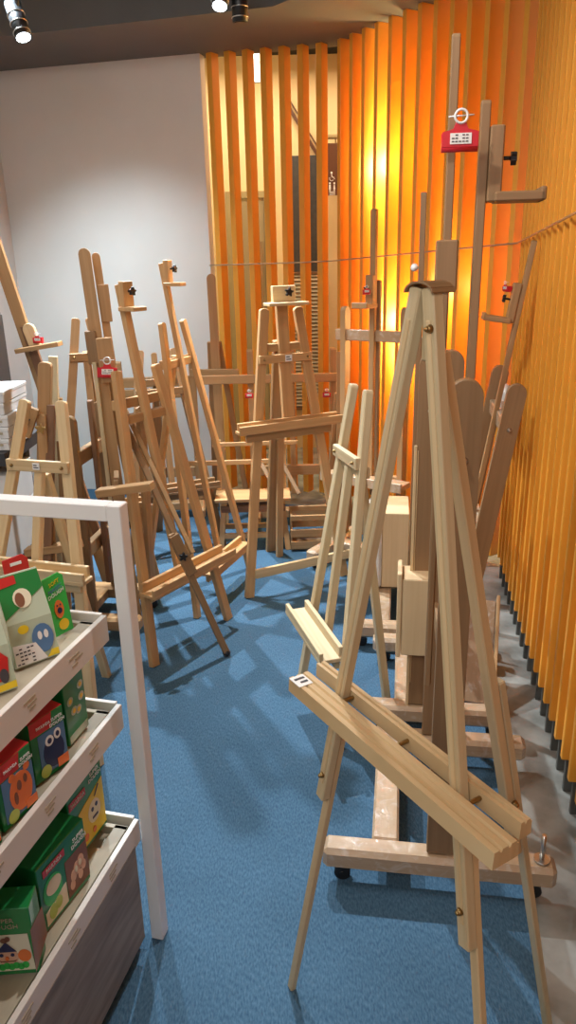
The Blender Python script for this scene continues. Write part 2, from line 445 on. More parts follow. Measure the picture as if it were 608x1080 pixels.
def sticker(parent, p, n, up, w=.03, h=.018):
    p, n = V(p), V(n).normalized(); ux = V(up).cross(n).normalized(); uy = n.cross(ux)
    m = MB(); m.prism([(-w/2, -h/2), (w/2, -h/2), (w/2, h/2), (-w/2, h/2)], p, ux, uy, n, .0012)
    st = m.build('price_sticker', PAPER, parent)
    m = MB()
    for k in range(2): m.prism([(-w * .35, h * (-.25 + k * .35)), (w * (.35 - .2 * k), h * (-.25 + k * .35)), (w * (.35 - .2 * k), h * (-.1 + k * .35)), (-w * .35, h * (-.1 + k * .35))], p + n * .0012, ux, uy, n, .0006)
    m.build('sticker_print', INK, st)
    return st

# ------------------------------------------------------------------ tripod (A-frame) easels
def tripod_easel(p, label, wood_, name='tripod_easel', lw=.036, lt=.022, rear=True, mast=True, crossbar=True, tray=True, holder=True,
                 tray_d=.075, mast_w=.032, mast_bot=None, cb_back=False, rear_w=None, hinge=True, group='tripod easels on the carpet', rails=(), wood_dark=None):
    """front legs FL, FR lean back and in; rear leg hinges behind; local -y is the front"""
    t = thing(name, (p['x'], p['y'], 0), label, 'easel', p['yaw'], group)
    w, tt, d, h = p['w'], p['t'], p['d'], p['h']; k = lambda z: d * z / h
    wd = wood_dark or wood_
    for s in (-1, 1):
        m = MB(); m.beam((s * w, 0, 0), (s * tt, d, h), lw, lt, (1, 0, 0), top='soft'); m.build('leg', wood_, t)
    rw = rear_w or lw * .9
    if rear:
        m = MB(); m.beam((p['rx'], p['ry'], 0), (0, k(p['zr']) + lt, p['zr']), rw, lt, (1, 0, 0)); m.build('leg', wd, t)
        zr = p['zr'] - .03; m = MB()
        hb = m.box((0, k(zr) + lt * .5, zr), (max(2 * (w + (tt - w) * zr / h) + .01, .05), lt * 1.2, .035), grain='x').build('hinge_bar', wd, t) if hinge else None
        if hb: bolt(hb, (0, k(zr) + lt * 1.15, zr + .004), (0, 1, 0))
    if crossbar:
        z = p['zc']; hw = w + (tt - w) * z / h + lw * .45
        yb = k(z) + lt * (.9 if cb_back else -.75); m = MB(); m.box((0, yb, z), (2 * hw, lt * .7, .038), grain='x'); cb = m.build('crossbar', wood_, t)
        for s in (-1, 1): bolt(cb, (s * (hw - .022), yb - lt * .35, z), (0, -1, 0), .006)
    else: cb = None
    if mast:
        mb = mast_bot if mast_bot is not None else p['zt']
        m = MB(); m.beam((0, k(mb) - .004, mb), (0, k(p['mt']) - .004, p['mt']), mast_w, lt, (1, 0, 0)); m.build('mast', wood_, t)
        if holder:
            z = p['mt'] - .04
            m = MB(); m.box((0, k(z) - lt - .002, z), (mast_w * 1.5, lt, .105))
            m.box((0, k(z) - .055, z - .05), (mast_w * 2.0, .085, .016), grain='x'); hd = m.build('canvas_holder', wood_, t)
            knob(hd, (0, k(z) - lt * 1.5, z + .015), (0, -1, 0), .013)
    if tray:
        z = p['zt']; x0, x1 = p['xo'] - p['L'], p['xo'] + p['L']; xc = (x0 + x1) / 2; y0 = k(z) - lt * .5
        m = MB(); m.box((xc, y0 - tray_d / 2 - .004, z - .006), (x1 - x0, tray_d, .014), grain='x'); tr = m.build('tray', wood_, t)
        m = MB(); m.box((xc, y0 - tray_d + .004, z + .010), (x1 - x0, .014, .034), grain='x'); m.build('tray_lip', wood_, tr)
        m = MB(); m.box((xc, y0 - .010, z + .012), (x1 - x0 - .02, .016, .046), grain='x'); m.build('tray_rail', wood_, tr)
        m = MB(); m.box((xc, y0 - .014, z - .036), ((x1 - x0) * .82, .018, .046), grain='x'); m.build('tray_brace', wd, tr)
    for z, ext in rails:
        hw = w + (tt - w) * z / h + ext
        m = MB(); m.box((0, k(z) + lt * .9, z), (2 * hw, lt * .7, .036), grain='x'); m.build('stretcher', wood_, t)
    t['_k'] = d / h
    del t['_k']
    return t, cb

# --- the big pale pine easel in the foreground
def front_easel():
    p = dict(x=.127, y=.961, yaw=-59.1, w=.306, t=.0115, d=.067, h=1.513)
    t = thing('tripod_easel', (p['x'], p['y'], 0), 'tall pale pine tripod easel nearest the viewer with a grooved double-rail tray', 'easel', p['yaw'], 'tripod easels on the carpet')
    w, tt, d, h = p['w'], p['t'], p['d'], p['h']; k = lambda z: d * z / h
    at = lambda s, z: V((s * (w + (tt - w) * z / h), k(z), z))
    for s in (-1, 1):
        m = MB(); m.beam(at(s, .60), at(s, h), .0225, .018, (1, 0, 0))
        lg = m.build('leg', PINE2, t)
        m = MB()
        off = V((0, .0165, 0))
        m.beam(at(s, 0) + off, at(s, .80) + off, .017, .014, (1, 0, 0)); m.build('leg_extension', PINE, lg)
        m = MB(); m.beam(at(s, .64) + V((0, -.0095, 0)), at(s, h - .04) + V((0, -.0095, 0)), .008, .0022, (1, 0, 0), .0008); m.build('groove_strip', PINE, lg)
        bolt(lg, at(s, .66) + V((0, -.010, 0)), (0, -1, 0), .006)
        if s > 0: bolt(lg, at(s, h - .050) + V((.004, -.010, 0)), (0, -1, 0), .006)
    # rear leg: two sliding pieces
    rf = V((.06, .41, 0)); rh = V((0, d + .03, 1.43))
    q = lambda f: rf + (rh - rf) * f
    m = MB(); m.beam(q(.36), q(1.0), .022, .018, (1, 0, 0)); rl = m.build('leg', PINE, t)
    m = MB(); m.beam(q(0) + V((0, .02, 0)), q(.62) + V((0, .02, 0)), .018, .015, (1, 0, 0)); m.build('leg_extension', PINE2, rl)
    bolt(rl, q(.45) + V((.017, 0, 0)), (1, 0, 0))
    # rounded head strap
    m = MB()
    for i in range(7):
        a0, a1 = math.pi * (i) / 7, math.pi * (i + 1) / 7
        f = lambda a: V((.027 * math.cos(a), d + .006, h - .006 + .013 * math.sin(a)))
        m.beam(f(a0), f(a1), .040, .003, (0, 1, 0), .0005)
    m.build('head_strap', BROWN, t)
    m = MB(); m.box((0, d + .014, h - .06), (.020, .020, .07)); m.build('hinge_block', PINE2, t)
    # tray: grooved front beam and plain back beam, legs pass between
    z = .845; x0, x1 = -.225, .262; L = x1 - x0; xc = (x0 + x1) / 2; y0 = k(z)
    def grooved(n, wth):
        pts = [(0, 0)]
        for i in range(n):
            a = i / n; b = (i + 1) / n
            pts += [(wth * (a + .12 / n), .026), (wth * (a + .70 / n), .026), (wth * (a + .80 / n), .022), (wth * (b - .02 / n), .022)]
        pts += [(wth, 0)]
        return pts
    m = MB(); m.prism(grooved(3, .046), (xc, y0 - .058, z - .020), (0, 1, 0), (0, 0, 1), (1, 0, 0), L, .0, 0)
    for f in m.bm.faces:
        for lp in f.loops: lp[m.uv].uv = (lp.vert.co.y * 1.0, lp.vert.co.x)
    tr = m.build('tray', PINE, t)
    m = MB(); m.prism(grooved(2, .022), (xc - .016, y0 + .010, z - .020), (0, 1, 0), (0, 0, 1), (1, 0, 0), L - .004, .0, 0)
    for f in m.bm.faces:
        for lp in f.loops: lp[m.uv].uv = (lp.vert.co.y * 1.0, lp.vert.co.x)
    m.build('tray_rail', PINE, tr)
    for xx in (x0 + .10, xc, x1 - .09):
        m = MB(); m.cyl((xx, y0 - .03, z - .004), (xx, y0 + .025, z - .004), .0035, 8); m.build('bolt', BRASS, tr)
    sticker(tr, (x0 + .022, y0 - .045, z + .0072), (0, 0, 1), (1, 0, 0), .028, .034)
    return t
front_easel()

# --- slim pine easel behind it
t, cb = tripod_easel(dict(x=.093, y=2.288, yaw=-74.2, w=.214, t=.061, d=.151, h=1.168, rx=.011, ry=.262, zr=.942, mt=.949, zt=.330, zc=.946, xo=-.002, L=.196),
    'short slim pine tripod easel with a small tray, just left of the tall pine easel', PINE2, lw=.032, lt=.026, holder=False, mast_w=.026, mast_bot=.30, tray_d=.085, rear_w=.028)

# --- left: broad beech easel with the long tray
t, cb = tripod_easel(dict(x=-.421, y=2.851, yaw=55.9, w=.243, t=.108, d=.203, h=1.161, rx=.22, ry=.45, zr=1.0, mt=1.475, zt=.320, zc=1.029, xo=.007, L=.262),
    'orange beech tripod easel with the long tray low across its front, star knob on top', BEECH, lw=.040, lt=.026, mast_w=.036, tray_d=.085, mast_bot=.30, cb_back=True)
# --- behind it: the second mast with stepped head
t, cb = tripod_easel(dict(x=-.319, y=3.352, yaw=68.7, w=.301, t=.094, d=.194, h=1.303, rx=0, ry=.45, zr=1.15, mt=1.55, zt=.185, zc=1.124, xo=.001, L=.219),
    'beech tripod easel with a grooved thin mast, second behind the long-tray easel', BEECH, lw=.034, lt=.024, mast_w=.028, tray_d=.08, mast_bot=.17, cb_back=True)
# --- centre: big A-frame facing the viewer
t, cb = tripod_easel(dict(x=.042, y=3.397, yaw=26.7, w=.268, t=.085, d=.12, h=1.345, rx=.10, ry=.50, zr=1.2, mt=1.43, zt=.815, zc=1.122, xo=-.008, L=.272),
    'beech A-frame easel standing alone in the centre before the open slats', BEECH, lw=.044, lt=.024, mast_w=.055, mast_bot=.80, tray_d=.06, rear_w=.075, wood_dark=OAK, holder=False)
k5 = .12 / 1.345
m = MB(); m.box((0, k5 * 1.42 - .035, 1.405), (.115, .024, .075), grain='x'); m.box((0, k5 * 1.37 - .06, 1.365), (.20, .07, .014), grain='x'); hd = m.build('canvas_holder', PINE, t)
knob(hd, (.012, k5 * 1.42 - .047, 1.415), (0, -1, 0), .016)
m = MB(); m.beam((.095, .40, 0), (.02, .16, 1.30), .036, .022, (1, 0, 0)); m.build('prop', BEECH, t)
m = MB(); m.box((.06, -.022, .125), (.60, .018, .045), grain='x'); m.build('stretcher', PINE, t)
sticker(cb, (.01, k5 * 1.122 - .030, 1.122), (0, -1, 0), (0, 0, 1), .035, .03)
# --- far left: pale pine A-frame behind the display shelf
t, cb = tripod_easel(dict(x=-.884, y=2.102, yaw=-17.25, w=.254, t=.067, d=.317, h=1.135, rx=0, ry=.5, zr=.90, mt=.94, zt=.605, zc=.933, xo=-.001, L=.219),
    'pale pine A-frame easel at the far left behind the white shelf frame', PINE, lw=.036, lt=.024, holder=False, mast_w=.030, tray_d=.06, mast_bot=.35, hinge=False)
sticker(cb, (.002, .317 / 1.135 * .933 - .030, .935), (0, -1, 0), (0, 0, 1), .026, .022)
# --- back left: A-frames half hidden
tripod_easel(dict(x=-.93, y=3.50, yaw=12, w=.24, t=.03, d=.16, h=1.31, rx=.02, ry=.5, zr=1.15, mt=1.12, zt=.40, zc=1.13, xo=0, L=.24),
    'tan tripod easel with a pointed top behind the tall round-topped mast', OAK, lw=.040, lt=.024, holder=False)
tripod_easel(dict(x=-.61, y=3.84, yaw=25, w=.26, t=.09, d=.16, h=1.12, rx=0, ry=.45, zr=.98, mt=1.02, zt=.38, zc=.90, xo=0, L=.25),
    'reddish brown tripod easel half hidden behind the two beech easels on the left', BROWN, lw=.042, lt=.024, holder=False, rear_w=.06)

# ------------------------------------------------------------------ studio (H-frame) easels
def caster(parent, x, y):
    m = MB(); m.cyl((x - .012, y, .021), (x + .012, y, .021), .021, 16); m.box((x, y, .042), (.03, .03, .012)); m.cyl((x - .015, y, .021), (x + .015, y, .021), .006, 8)
    return m.build('caster', BLACK, parent)
def studio_easel(loc, yaw, label, w=.245, bf=.30, bb=.27, yc=-.17, yp=0., hp=1.31, lean=0., pw=.07, pt=.028, beam_mat=FILM, post_mat=BROWN,
                 rails=(1.0,), rail_mat=None, masts=(), tray=None, film_rail=False, hinge=None, nobeam=False, post_w=None, bfar=None, group='studio easels on wrapped bases'):
    """H base with casters (side beams along y), two round-topped posts, masts; local -y is the front"""
    t = thing('studio_easel', (loc[0], loc[1], 0), label, 'easel', yaw, group)
    wp = post_w or w
    for s in (-1, 1):
        f0 = bfar if (bfar and s < 0) else bf
        m = MB(); m.beam((s * w, -f0, .080), (s * w, bb, .080), .062, .068, (0, 0, 1), .012)
        b = m.build('side_beam', beam_mat, t)
        caster(b, s * w, -f0 + .05); caster(b, s * w, bb - .05)
    m = MB(); m.box((0, yc, .080), (2 * w - .062, .07, .052), .006, grain='x'); m.build('base_crossbar', beam_mat, t)
    z0 = .115
    ax = V((0, lean, 1)).normalized(); up = lambda z, x=0, dy=0: V((x, yp + dy + lean * (z - z0), z))
    fwd = V((0, 1, -lean)).normalized()
    for s in (-1, 1):
        m = MB(); m.beam(up(z0, s * wp), up(hp, s * wp), pw, pt, (0, 1, 0), top='round'); po = m.build('post', post_mat, t)
        bolt(po, up(hp - .17, s * (wp + pt / 2), .002), (s, 0, 0), .009, STEEL)
    for z in rails:
        m = MB(); m.box(up(z), (2 * wp - pt, .03, .06), .003, grain='x'); m.build('stretcher', rail_mat or post_mat, t)
    for ms in masts:
        dy, z1, zb, mw, mt_, mm = ms[:6]
        m = MB(); m.beam(up(zb, 0, dy), up(z1, 0, dy), mw, mt_, (1, 0, 0), top='soft'); mo = m.build('mast', mm, t)
        if len(ms) > 6:
            for kind, z in ms[6]:
                sgn = -1 if dy < 0 or kind == 'holdf' else 1
                if kind in ('hold', 'holdf'):
                    c = up(z, 0, dy + sgn * (mt_ / 2 + .016))
                    m = MB(); m.beam(c - ax * .075, c + ax * .075, .042, .030, (1, 0, 0), .003)
                    f = c - ax * .066; m.beam(f, f + fwd * sgn * .105, .085, .020, (1, 0, 0), .003); 
                    e = f + fwd * sgn * .100; m.beam(e - ax * .010, e + ax * .018, .085, .012, (1, 0, 0), .003)
                    ho = m.build('canvas_holder', mm, t)
                    knob(ho, c + fwd * sgn * .014 + ax * .012, fwd * sgn, .011)
                elif kind == 'sleeve':
                    m = MB(); c = up(z, 0, dy); m.beam(c - ax * .055, c + ax * .055, mw + .022, mt_ + .03, (1, 0, 0), .003); m.build('sleeve', mm, t)
                elif kind == 'pin':
                    m = MB(); c = up(z, 0, dy - mt_ / 2); m.sphere(c - fwd * .012, .012); m.cyl(c - V((.03, 0, 0)) - fwd * .012, c + V((.03, 0, 0)) - fwd * .012, .003, 6); m.build('stop_pin', PAPER, t)
    if tray:
        z, hh, dpt, hw, mat, ty = tray
        c = up(z, 0, ty)
        m = MB(); m.box(c + V((0, 0, 0)), (2 * hw, dpt, hh), .003, grain='x'); tr = m.build('tray_box', mat, t)
        m = MB(); m.box(c + V((0, -dpt / 2 - .008, .006)), (2 * hw + .01, .016, hh + .02), .003, grain='x'); m.build('tray_lip', mat, tr)
    return t, up
def wp_(t, v):   # local -> world for placing the clips
    return Matrix.Translation(t.location) @ Matrix.Rotation(t.rotation_euler.z, 4, 'Z') @ V(v)

YR = -98.8
# nearest: two masts, one with a red clip and one with the outward ledge
e1, up1 = studio_easel((.408, 1.755), YR, 'nearest studio easel on a film-wrapped base, with the two tallest masts', w=.25, bf=.30, bfar=.19, bb=.285, yc=-.14, hp=1.315,
    rails=(.55, .95), masts=((-.038, 1.985, .45, .024, .018, BROWN, (('sleeve', 1.53),)), (.030, 1.86, .40, .026, .020, BROWN, (('hold', 1.735),))))
m = MB(); m.beam((0, -.038, .45), (0, -.038, 1.47), .038, .014, (1, 0, 0)); m.build('mast_track', BROWN, e1)
m = MB(); m.cyl((.25, .25, .10), (.25, .25, .19), .006, 10); m.cyl((.25, .25, .112), (.25, .25, .118), .02, 12); m.build('lock_bolt', STEEL, e1)
clip((.376, 1.708, 1.765), -6, 'large red bulldog clip with price tag high on the tallest mast', .075)
# second
e2, up2 = studio_easel((.465, 2.405), YR, 'second studio easel from the front, with a flat brown post and plywood tray box', w=.235, bf=.17, bb=.30, yc=-.045, hp=1.29,
    rails=(.75,), masts=((-.035, 1.735, .30, .022, .018, BROWN, (('pin', 1.52),)),), pw=.072)
m = MB(); m.box((.266, -.018, .475), (.115, .095, .265), .003); tb = m.build('tray_box', PLY, e2)
m = MB(); m.box((.266, -.074, .481), (.120, .015, .29), .003); m.build('tray_lip', PLY, tb)
m = MB(); m.box((.249, -.038, .55), (.008, .010, .93)); m.box((.249, -.030, .60), (.006, .003, .80)); m.build('slide_rail', PINE, e2)
# third, leaning back against the slats
e3, up3 = studio_easel((.745, 2.97), YR, 'third studio easel in the row, leaning back against the orange slats', w=.25, bf=.46, bb=.11, yc=-.33, hp=1.105, lean=.150,
    rails=(.50, .93), masts=((-.02, 1.60, .30, .026, .020, OAK, (('holdf', 1.375),)),), post_mat=BROWN, rail_mat=FILM)
m = MB()
for s in (-1, 1): m.beam(up3(.22, s * .232, -.052), up3(.52, s * .232, -.052), .008, .004, (0, 1, 0)); 
m.build('adjusting_slot', STEEL, e3)
m = MB(); c = up3(1.0, -.10, .02); m.sphere(c, .05, (1.3, .6, 1.0)); m.box(c + V((0, 0, -.05)), (.12, .05, .08)); m.build('film_bundle', WHITEFILM, e3)
p = wp_(e3, up3(1.425, 0, -.080)); clip(p, -70, 'small red bulldog clip on the mast leaning against the slats', .034)
# fourth, at the far end of the row
e4, up4 = studio_easel((.45, 3.76), -36, 'studio easel at the far end of the row with film round its upper crossbar', w=.17, bf=.34, bb=.18, yc=-.1, hp=1.325, pt=.030, pw=.05,
    rails=(.45,), masts=((-.02, 1.77, .40, .030, .024, OAK, (('hold', 1.40),)), (.022, 1.45, .35, .040, .02, BROWN)), post_mat=OAK, tray=(.455, .03, .10, .235, FILM, -.075))
m = MB(); m.box(up4(1.185), (.44, .034, .055), .004, grain='x'); m.build('upper_crossbar', FILM, e4)
p = wp_(e4, up4(1.395, .012, -.106)); clip(p, 0, 'small red bulldog clip on the holder of the far studio easel', .036)
# back row, standing before the open slats
e5, up5 = studio_easel((.04, 4.32), 0, 'tan studio easel with a long crossbar standing right behind the centre A-frame', w=.24, bf=.18, bb=.16, yc=0, hp=1.07, pw=.03, pt=.034,
    rails=(.35,), masts=((.0, 1.10, .2, .034, .02, OAK),), beam_mat=OAK, post_mat=OAK)
m = MB(); m.box((-.12, -.03, .905), (.84, .022, .05), .003, grain='x'); m.build('upper_crossbar', OAK, e5)
clip((-.205, 4.195, .82), 0, 'small red bulldog clip hung left of the centre A-frame easel', .045)
clip((.235, 4.195, .815), 0, 'small red bulldog clip half hidden right of the centre A-frame easel', .045)
# back left, seen from the side
e6, up6 = studio_easel((-.84, 3.06), 82, 'low brown studio easel with round-topped posts in the thick of the left cluster', w=.16, bf=.22, bb=.2, yc=.07, hp=.985, pw=.055,
    rails=(.40, .80), masts=((-.03, 1.02, .2, .03, .02, WALN),), beam_mat=OAK, post_mat=BROWN)
m = MB()
for i in range(26): m.prism([(-.008, 0), (.008, 0), (0, .014)], (.182, -.03, .30 + i * .02), (0, 1, 0), (0, 0, 1), (1, 0, 0), .014)
m.build('toothed_rack', WALN, e6)
e7, up7 = studio_easel((-.78, 4.50), 5, 'light brown studio easel against the white wall behind the left cluster', w=.22, bf=.2, bb=.16, yc=0, hp=1.00, pw=.03, pt=.04,
    rails=(.30, .80, .87), masts=((-.02, 1.045, .2, .034, .02, BEECH),), beam_mat=OAK, post_mat=OAK, rail_mat=OAK)

# ------------------------------------------------------------------ single-mast easels
def plank(name, parts_, loc, label, cat='easel', group='single-mast easels'):
    t = thing(name, loc, label, cat, 0, group); o = V(loc)
    for nm, a, b, w, th, side, top, mat in parts_:
        m = MB(); m.beam(V(a) - o, V(b) - o, w, th, side, top=top); m.build(nm, mat, t)
    return t, o
# the tall one with the round top and red clip
t, o = plank('mast_easel', [
    ('mast', (-.690, 3.00, 0), (-.770, 3.05, 1.612), .046, .022, (1, .2, 0), 'round', OAK),
    ('mast', (-.655, 3.05, .25), (-.738, 3.10, 1.595), .032, .020, (1, .2, 0), 'round', OAK),
    ('leg', (-.265, 2.715, .008), (-.462, 2.732, .540), .026, .020, (1, .5, 0), None, BROWN),
    ('leg_sleeve', (-.390, 2.725, .370), (-.455, 2.731, .535), .042, .032, (1, .5, 0), None, BROWN),
    ('leg', (-.414, 2.727, .444), (-.690, 2.965, 1.03), .024, .018, (1, .5, 0), None, BROWN),
    ('leg', (-.382, 2.735, .455), (-.655, 2.975, 1.00), .018, .014, (1, .5, 0), None, OAK),
    ('leg', (-.70, 3.42, 0), (-.738, 3.085, 1.15), .034, .022, (1, .2, 0), None, BROWN),
    ('tray', (-.730, 2.725, .718), (-.510, 2.678, .755), .030, .050, (0, 0, 1), None, OAK),
    ('tray_arm', (-.715, 2.99, .720), (-.660, 2.735, .732), .026, .020, (0, 0, 1), None, BROWN),
    ('clip_block', (-.708, 3.0, 1.10), (-.716, 3.0, 1.275), .062, .030, (1, .2, 0), None, OAK),
    ('side_block', (-.770, 3.03, 1.17), (-.774, 3.03, 1.30), .042, .040, (1, .2, 0), None, BROWN),
    ('slide', (-.712, 3.075, 1.33), (-.716, 3.075, 1.475), .044, .012, (1, .2, 0), None, OAK),
    ('track', (-.752, 3.0, .35), (-.762, 3.0, 1.18), .016, .016, (1, .2, 0), None, PINE2),
    ], (-.690, 3.0, 0), 'tall round-topped single-mast easel with a thin diagonal leg ending in a black foot')
m = MB(); m.sphere((0, 0, 0), .017, (1, 1, .9)); rf = m.build('rubber_foot', BLACK, t); rf.location = V((-.268, 2.716, .015)) - o
knob(t, V((-.424, 2.708, .46)) - o, (.4, -.9, 0), .014)
clip((-.708, 2.972, 1.130), 12, 'red bulldog clip with white tag on the tall round-topped easel at left', .078, 4)
# folded bundle at the left
t, o = plank('mast_easel', [
    ('mast', (-1.040, 2.72, 0), (-.880, 2.76, 1.215), .048, .030, (1, 0, 0), 'soft', OAK),
    ('mast', (-.955, 2.70, .10), (-.905, 2.715, 1.03), .036, .022, (1, 0, 0), 'soft', BEECH),
    ('leg', (-1.03, 2.80, 0), (-.90, 2.80, 1.10), .030, .022, (1, 0, 0), None, BROWN),
    ('leg', (-.985, 2.60, 0), (-.870, 2.735, 1.06), .030, .022, (1, 0, 0), None, WALN),
    ('leg', (-.900, 2.66, 0), (-.860, 2.755, .92), .024, .018, (1, 0, 0), None, BROWN),
    ('holder_arm', (-.975, 2.70, .955), (-.925, 2.69, 1.06), .050, .020, (1, 0, 0), None, OAK),
    ('tray', (-1.02, 2.68, .50), (-.80, 2.66, .53), .030, .05, (0, 0, 1), None, OAK),
    ], (-1.040, 2.72, 0), 'folded tan single-mast easel standing directly behind the pale pine A-frame')
knob(t, V((-.945, 2.678, 1.02)) - o, (-.2, -1, 0), .016); knob(t, V((-.905, 2.69, .985)) - o, (.2, -1, 0), .015, BRASS)
# leaning one at the far left edge
t, o = plank('mast_easel', [
    ('mast', (-.905, 3.42, 0), (-1.27, 3.40, 1.80), .052, .030, (1, 0, 0), 'soft', OAK),
    ('mast_track', (-.935, 3.40, .30), (-1.150, 3.385, 1.30), .040, .024, (1, 0, 0), None, WALN),
    ('leg', (-1.30, 3.60, 0), (-1.10, 3.45, 1.05), .034, .024, (1, 0, 0), None, BROWN),
    ('leg', (-1.22, 3.12, 0), (-1.07, 3.385, .78), .040, .024, (1, 0, 0), None, PINE2),
    ('holder_arm', (-1.185, 3.345, 1.195), (-.985, 3.325, 1.225), .060, .020, (0, 1, 0), None, OAK),
    ('holder_plate', (-1.105, 3.37, 1.195), (-1.135, 3.37, 1.31), .050, .026, (1, 0, 0), 'round', PINE),
    ], (-.905, 3.42, 0), 'single-mast easel leaning far to the left against the white wall, with a flat holder arm')
clip((-1.085, 3.34, 1.235), 0, 'small red bulldog clip on the far-left leaning mast', .042)
t, o = plank('mast_easel', [
    ('mast', (-1.09, 3.17, 0), (-.985, 3.20, 1.185), .036, .022, (1, 0, 0), None, PINE2),
    ('leg', (-1.06, 3.33, 0), (-1.0, 3.225, 1.05), .026, .018, (1, 0, 0), None, OAK),
    ('leg', (-.97, 3.36, 0), (-.992, 3.235, 1.0), .026, .018, (1, 0, 0), None, OAK),
    ], (-1.09, 3.17, 0), 'greyish pine single-mast easel peeking out behind the folded tan easel')
# tall plank easel beside the white wall
t, o = plank('mast_easel', [
    ('mast', (-.395, 4.36, 0), (-.412, 4.46, 1.485), .050, .024, (1, 0, 0), 'round', OAK),
    ('leg', (-.48, 4.70, 0), (-.44, 4.485, 1.1), .034, .022, (1, 0, 0), None, OAK),
    ('leg', (-.25, 4.58, 0), (-.39, 4.485, 1.1), .034, .022, (1, 0, 0), None, OAK),
    ('stretcher', (-.56, 4.415, .93), (-.27, 4.38, .93), .044, .018, (0, 0, 1), None, OAK),
    ], (-.395, 4.36, 0), 'tall plank-like easel standing where the white wall meets the slats')
t, o = plank('mast_easel', [
    ('mast', (.300, 4.03, 0), (.300, 4.07, 1.075), .034, .014, (1, 0, 0), None, OAK),
    ('edge_strip', (.316, 4.02, .05), (.316, 4.06, 1.07), .008, .018, (1, 0, 0), None, PINE),
    ('leg', (.225, 4.16, 0), (.285, 4.075, .85), .026, .016, (1, 0, 0), None, OAK),
    ('leg', (.38, 4.16, 0), (.312, 4.075, .85), .026, .016, (1, 0, 0), None, OAK),
    ], (.300, 4.03, 0), 'narrow easel with a bright edge strip, just right of the centre A-frame')

# ------------------------------------------------------------------ low benches at the back
def bench(loc, yaw, label, wood_=BEECH, L=.42, hgt=.30, back=True):
    t = thing('drawing_bench', (loc[0], loc[1], 0), label, 'bench', yaw, 'drawing benches stacked at the back')
    m = MB(); m.box((0, .02, hgt), (L, .20, .018), grain='x'); m.build('seat', wood_, t)
    for s in (-1, 1):
        for q in (-1, 1):
            m = MB(); m.beam((s * (L / 2 - .02), q * .09 + .02, 0), (s * (L / 2 - .05), q * .06 + .02, hgt - .01), .03, .022, (1, 0, 0)); m.build('leg', wood_, t)
    for q in (-1, 1):
        m = MB(); m.box((0, q * .068 + .02, hgt - .055), (L - .06, .02, .04), grain='x'); m.build('apron', WALN, t)
        m = MB(); m.box((0, q * .08 + .02, .09), (L - .04, .02, .03), grain='x'); m.build('stretcher', wood_, t)
    if back:
        for s in (-.46, .05, .42):
            m = MB(); m.beam((s * L, .11, hgt + .008), (s * L + .01, .13, hgt + .30), .024, .018, (1, 0, 0)); m.build('back_upright', wood_, t)
        m = MB(); m.box((.02, .115, hgt + .275), (L + .06, .016, .022), grain='x'); m.build('back_rail', wood_, t)
        m = MB(); m.box((-.10, .095, hgt + .175), (L + .12, .018, .026), grain='x'); m.build('back_rail', wood_, t)
        for s in (.10, .38):
            m = MB(); m.beam((s * L + .10, -.02, hgt + .01), (s * L, .105, hgt + .18), .022, .016, (1, 0, 0)); m.build('brace', BROWN, t)
    return t
bench((-.195, 3.96), 2, 'low drawing bench with a pale seat and slim back rails left of the centre A-frame')
def crate(loc, yaw, label):
    t = thing('wooden_crate', (loc[0], loc[1], 0), label, 'crate', yaw)
    for q in (-1, 1):
        for z in (.04, .11, .20):
            m = MB(); m.box((0, q * .083, z), (.23, .014, .045 if z < .2 else .03), grain='x'); m.build('side_slat', OAK, t)
    for s in (-1, 1):
        m = MB(); m.box((s * .110, 0, .11), (.010, .150, .21)); m.build('end_panel', BROWN, t)
    m = MB(); m.box((0, 0, .012), (.21, .150, .012), grain='x'); m.build('bottom', BROWN, t)
    return t
crate((.125, 3.945), 2, 'slatted wooden crate on the floor behind the centre A-frame')

# carton wrapped in film on the third easel's base, and a loose board by the slats
t = thing('wrapped_box', (.478, 3.235, .115), 'plywood box half wrapped in milky film on the third studio easel base', 'box', -8)
m = MB(); m.box((.02, 0, .18), (.12, .26, .36), .003); m.build('box_body', PLY, t)
m = MB(); m.box((-.075, -.01, .175), (.07, .28, .35), .012); m.build('film_wrap', WHITEFILM, t)
t = thing('wooden_board', (.655, 2.30, 0), 'orange-brown board lying slanted between the studio easel bases and the slats', 'board')
m = MB(); m.beam((0, 0, .02), (.085, .30, .285), .115, .02, (1, -.2, 0), .003); m.build('board_face', FILMD, t)
m = MB(); m.beam((.068, -.01, .035), (.150, .29, .30), .012, .045, (1, -.2, 0), .002); m.build('board_edge', OAK, t)

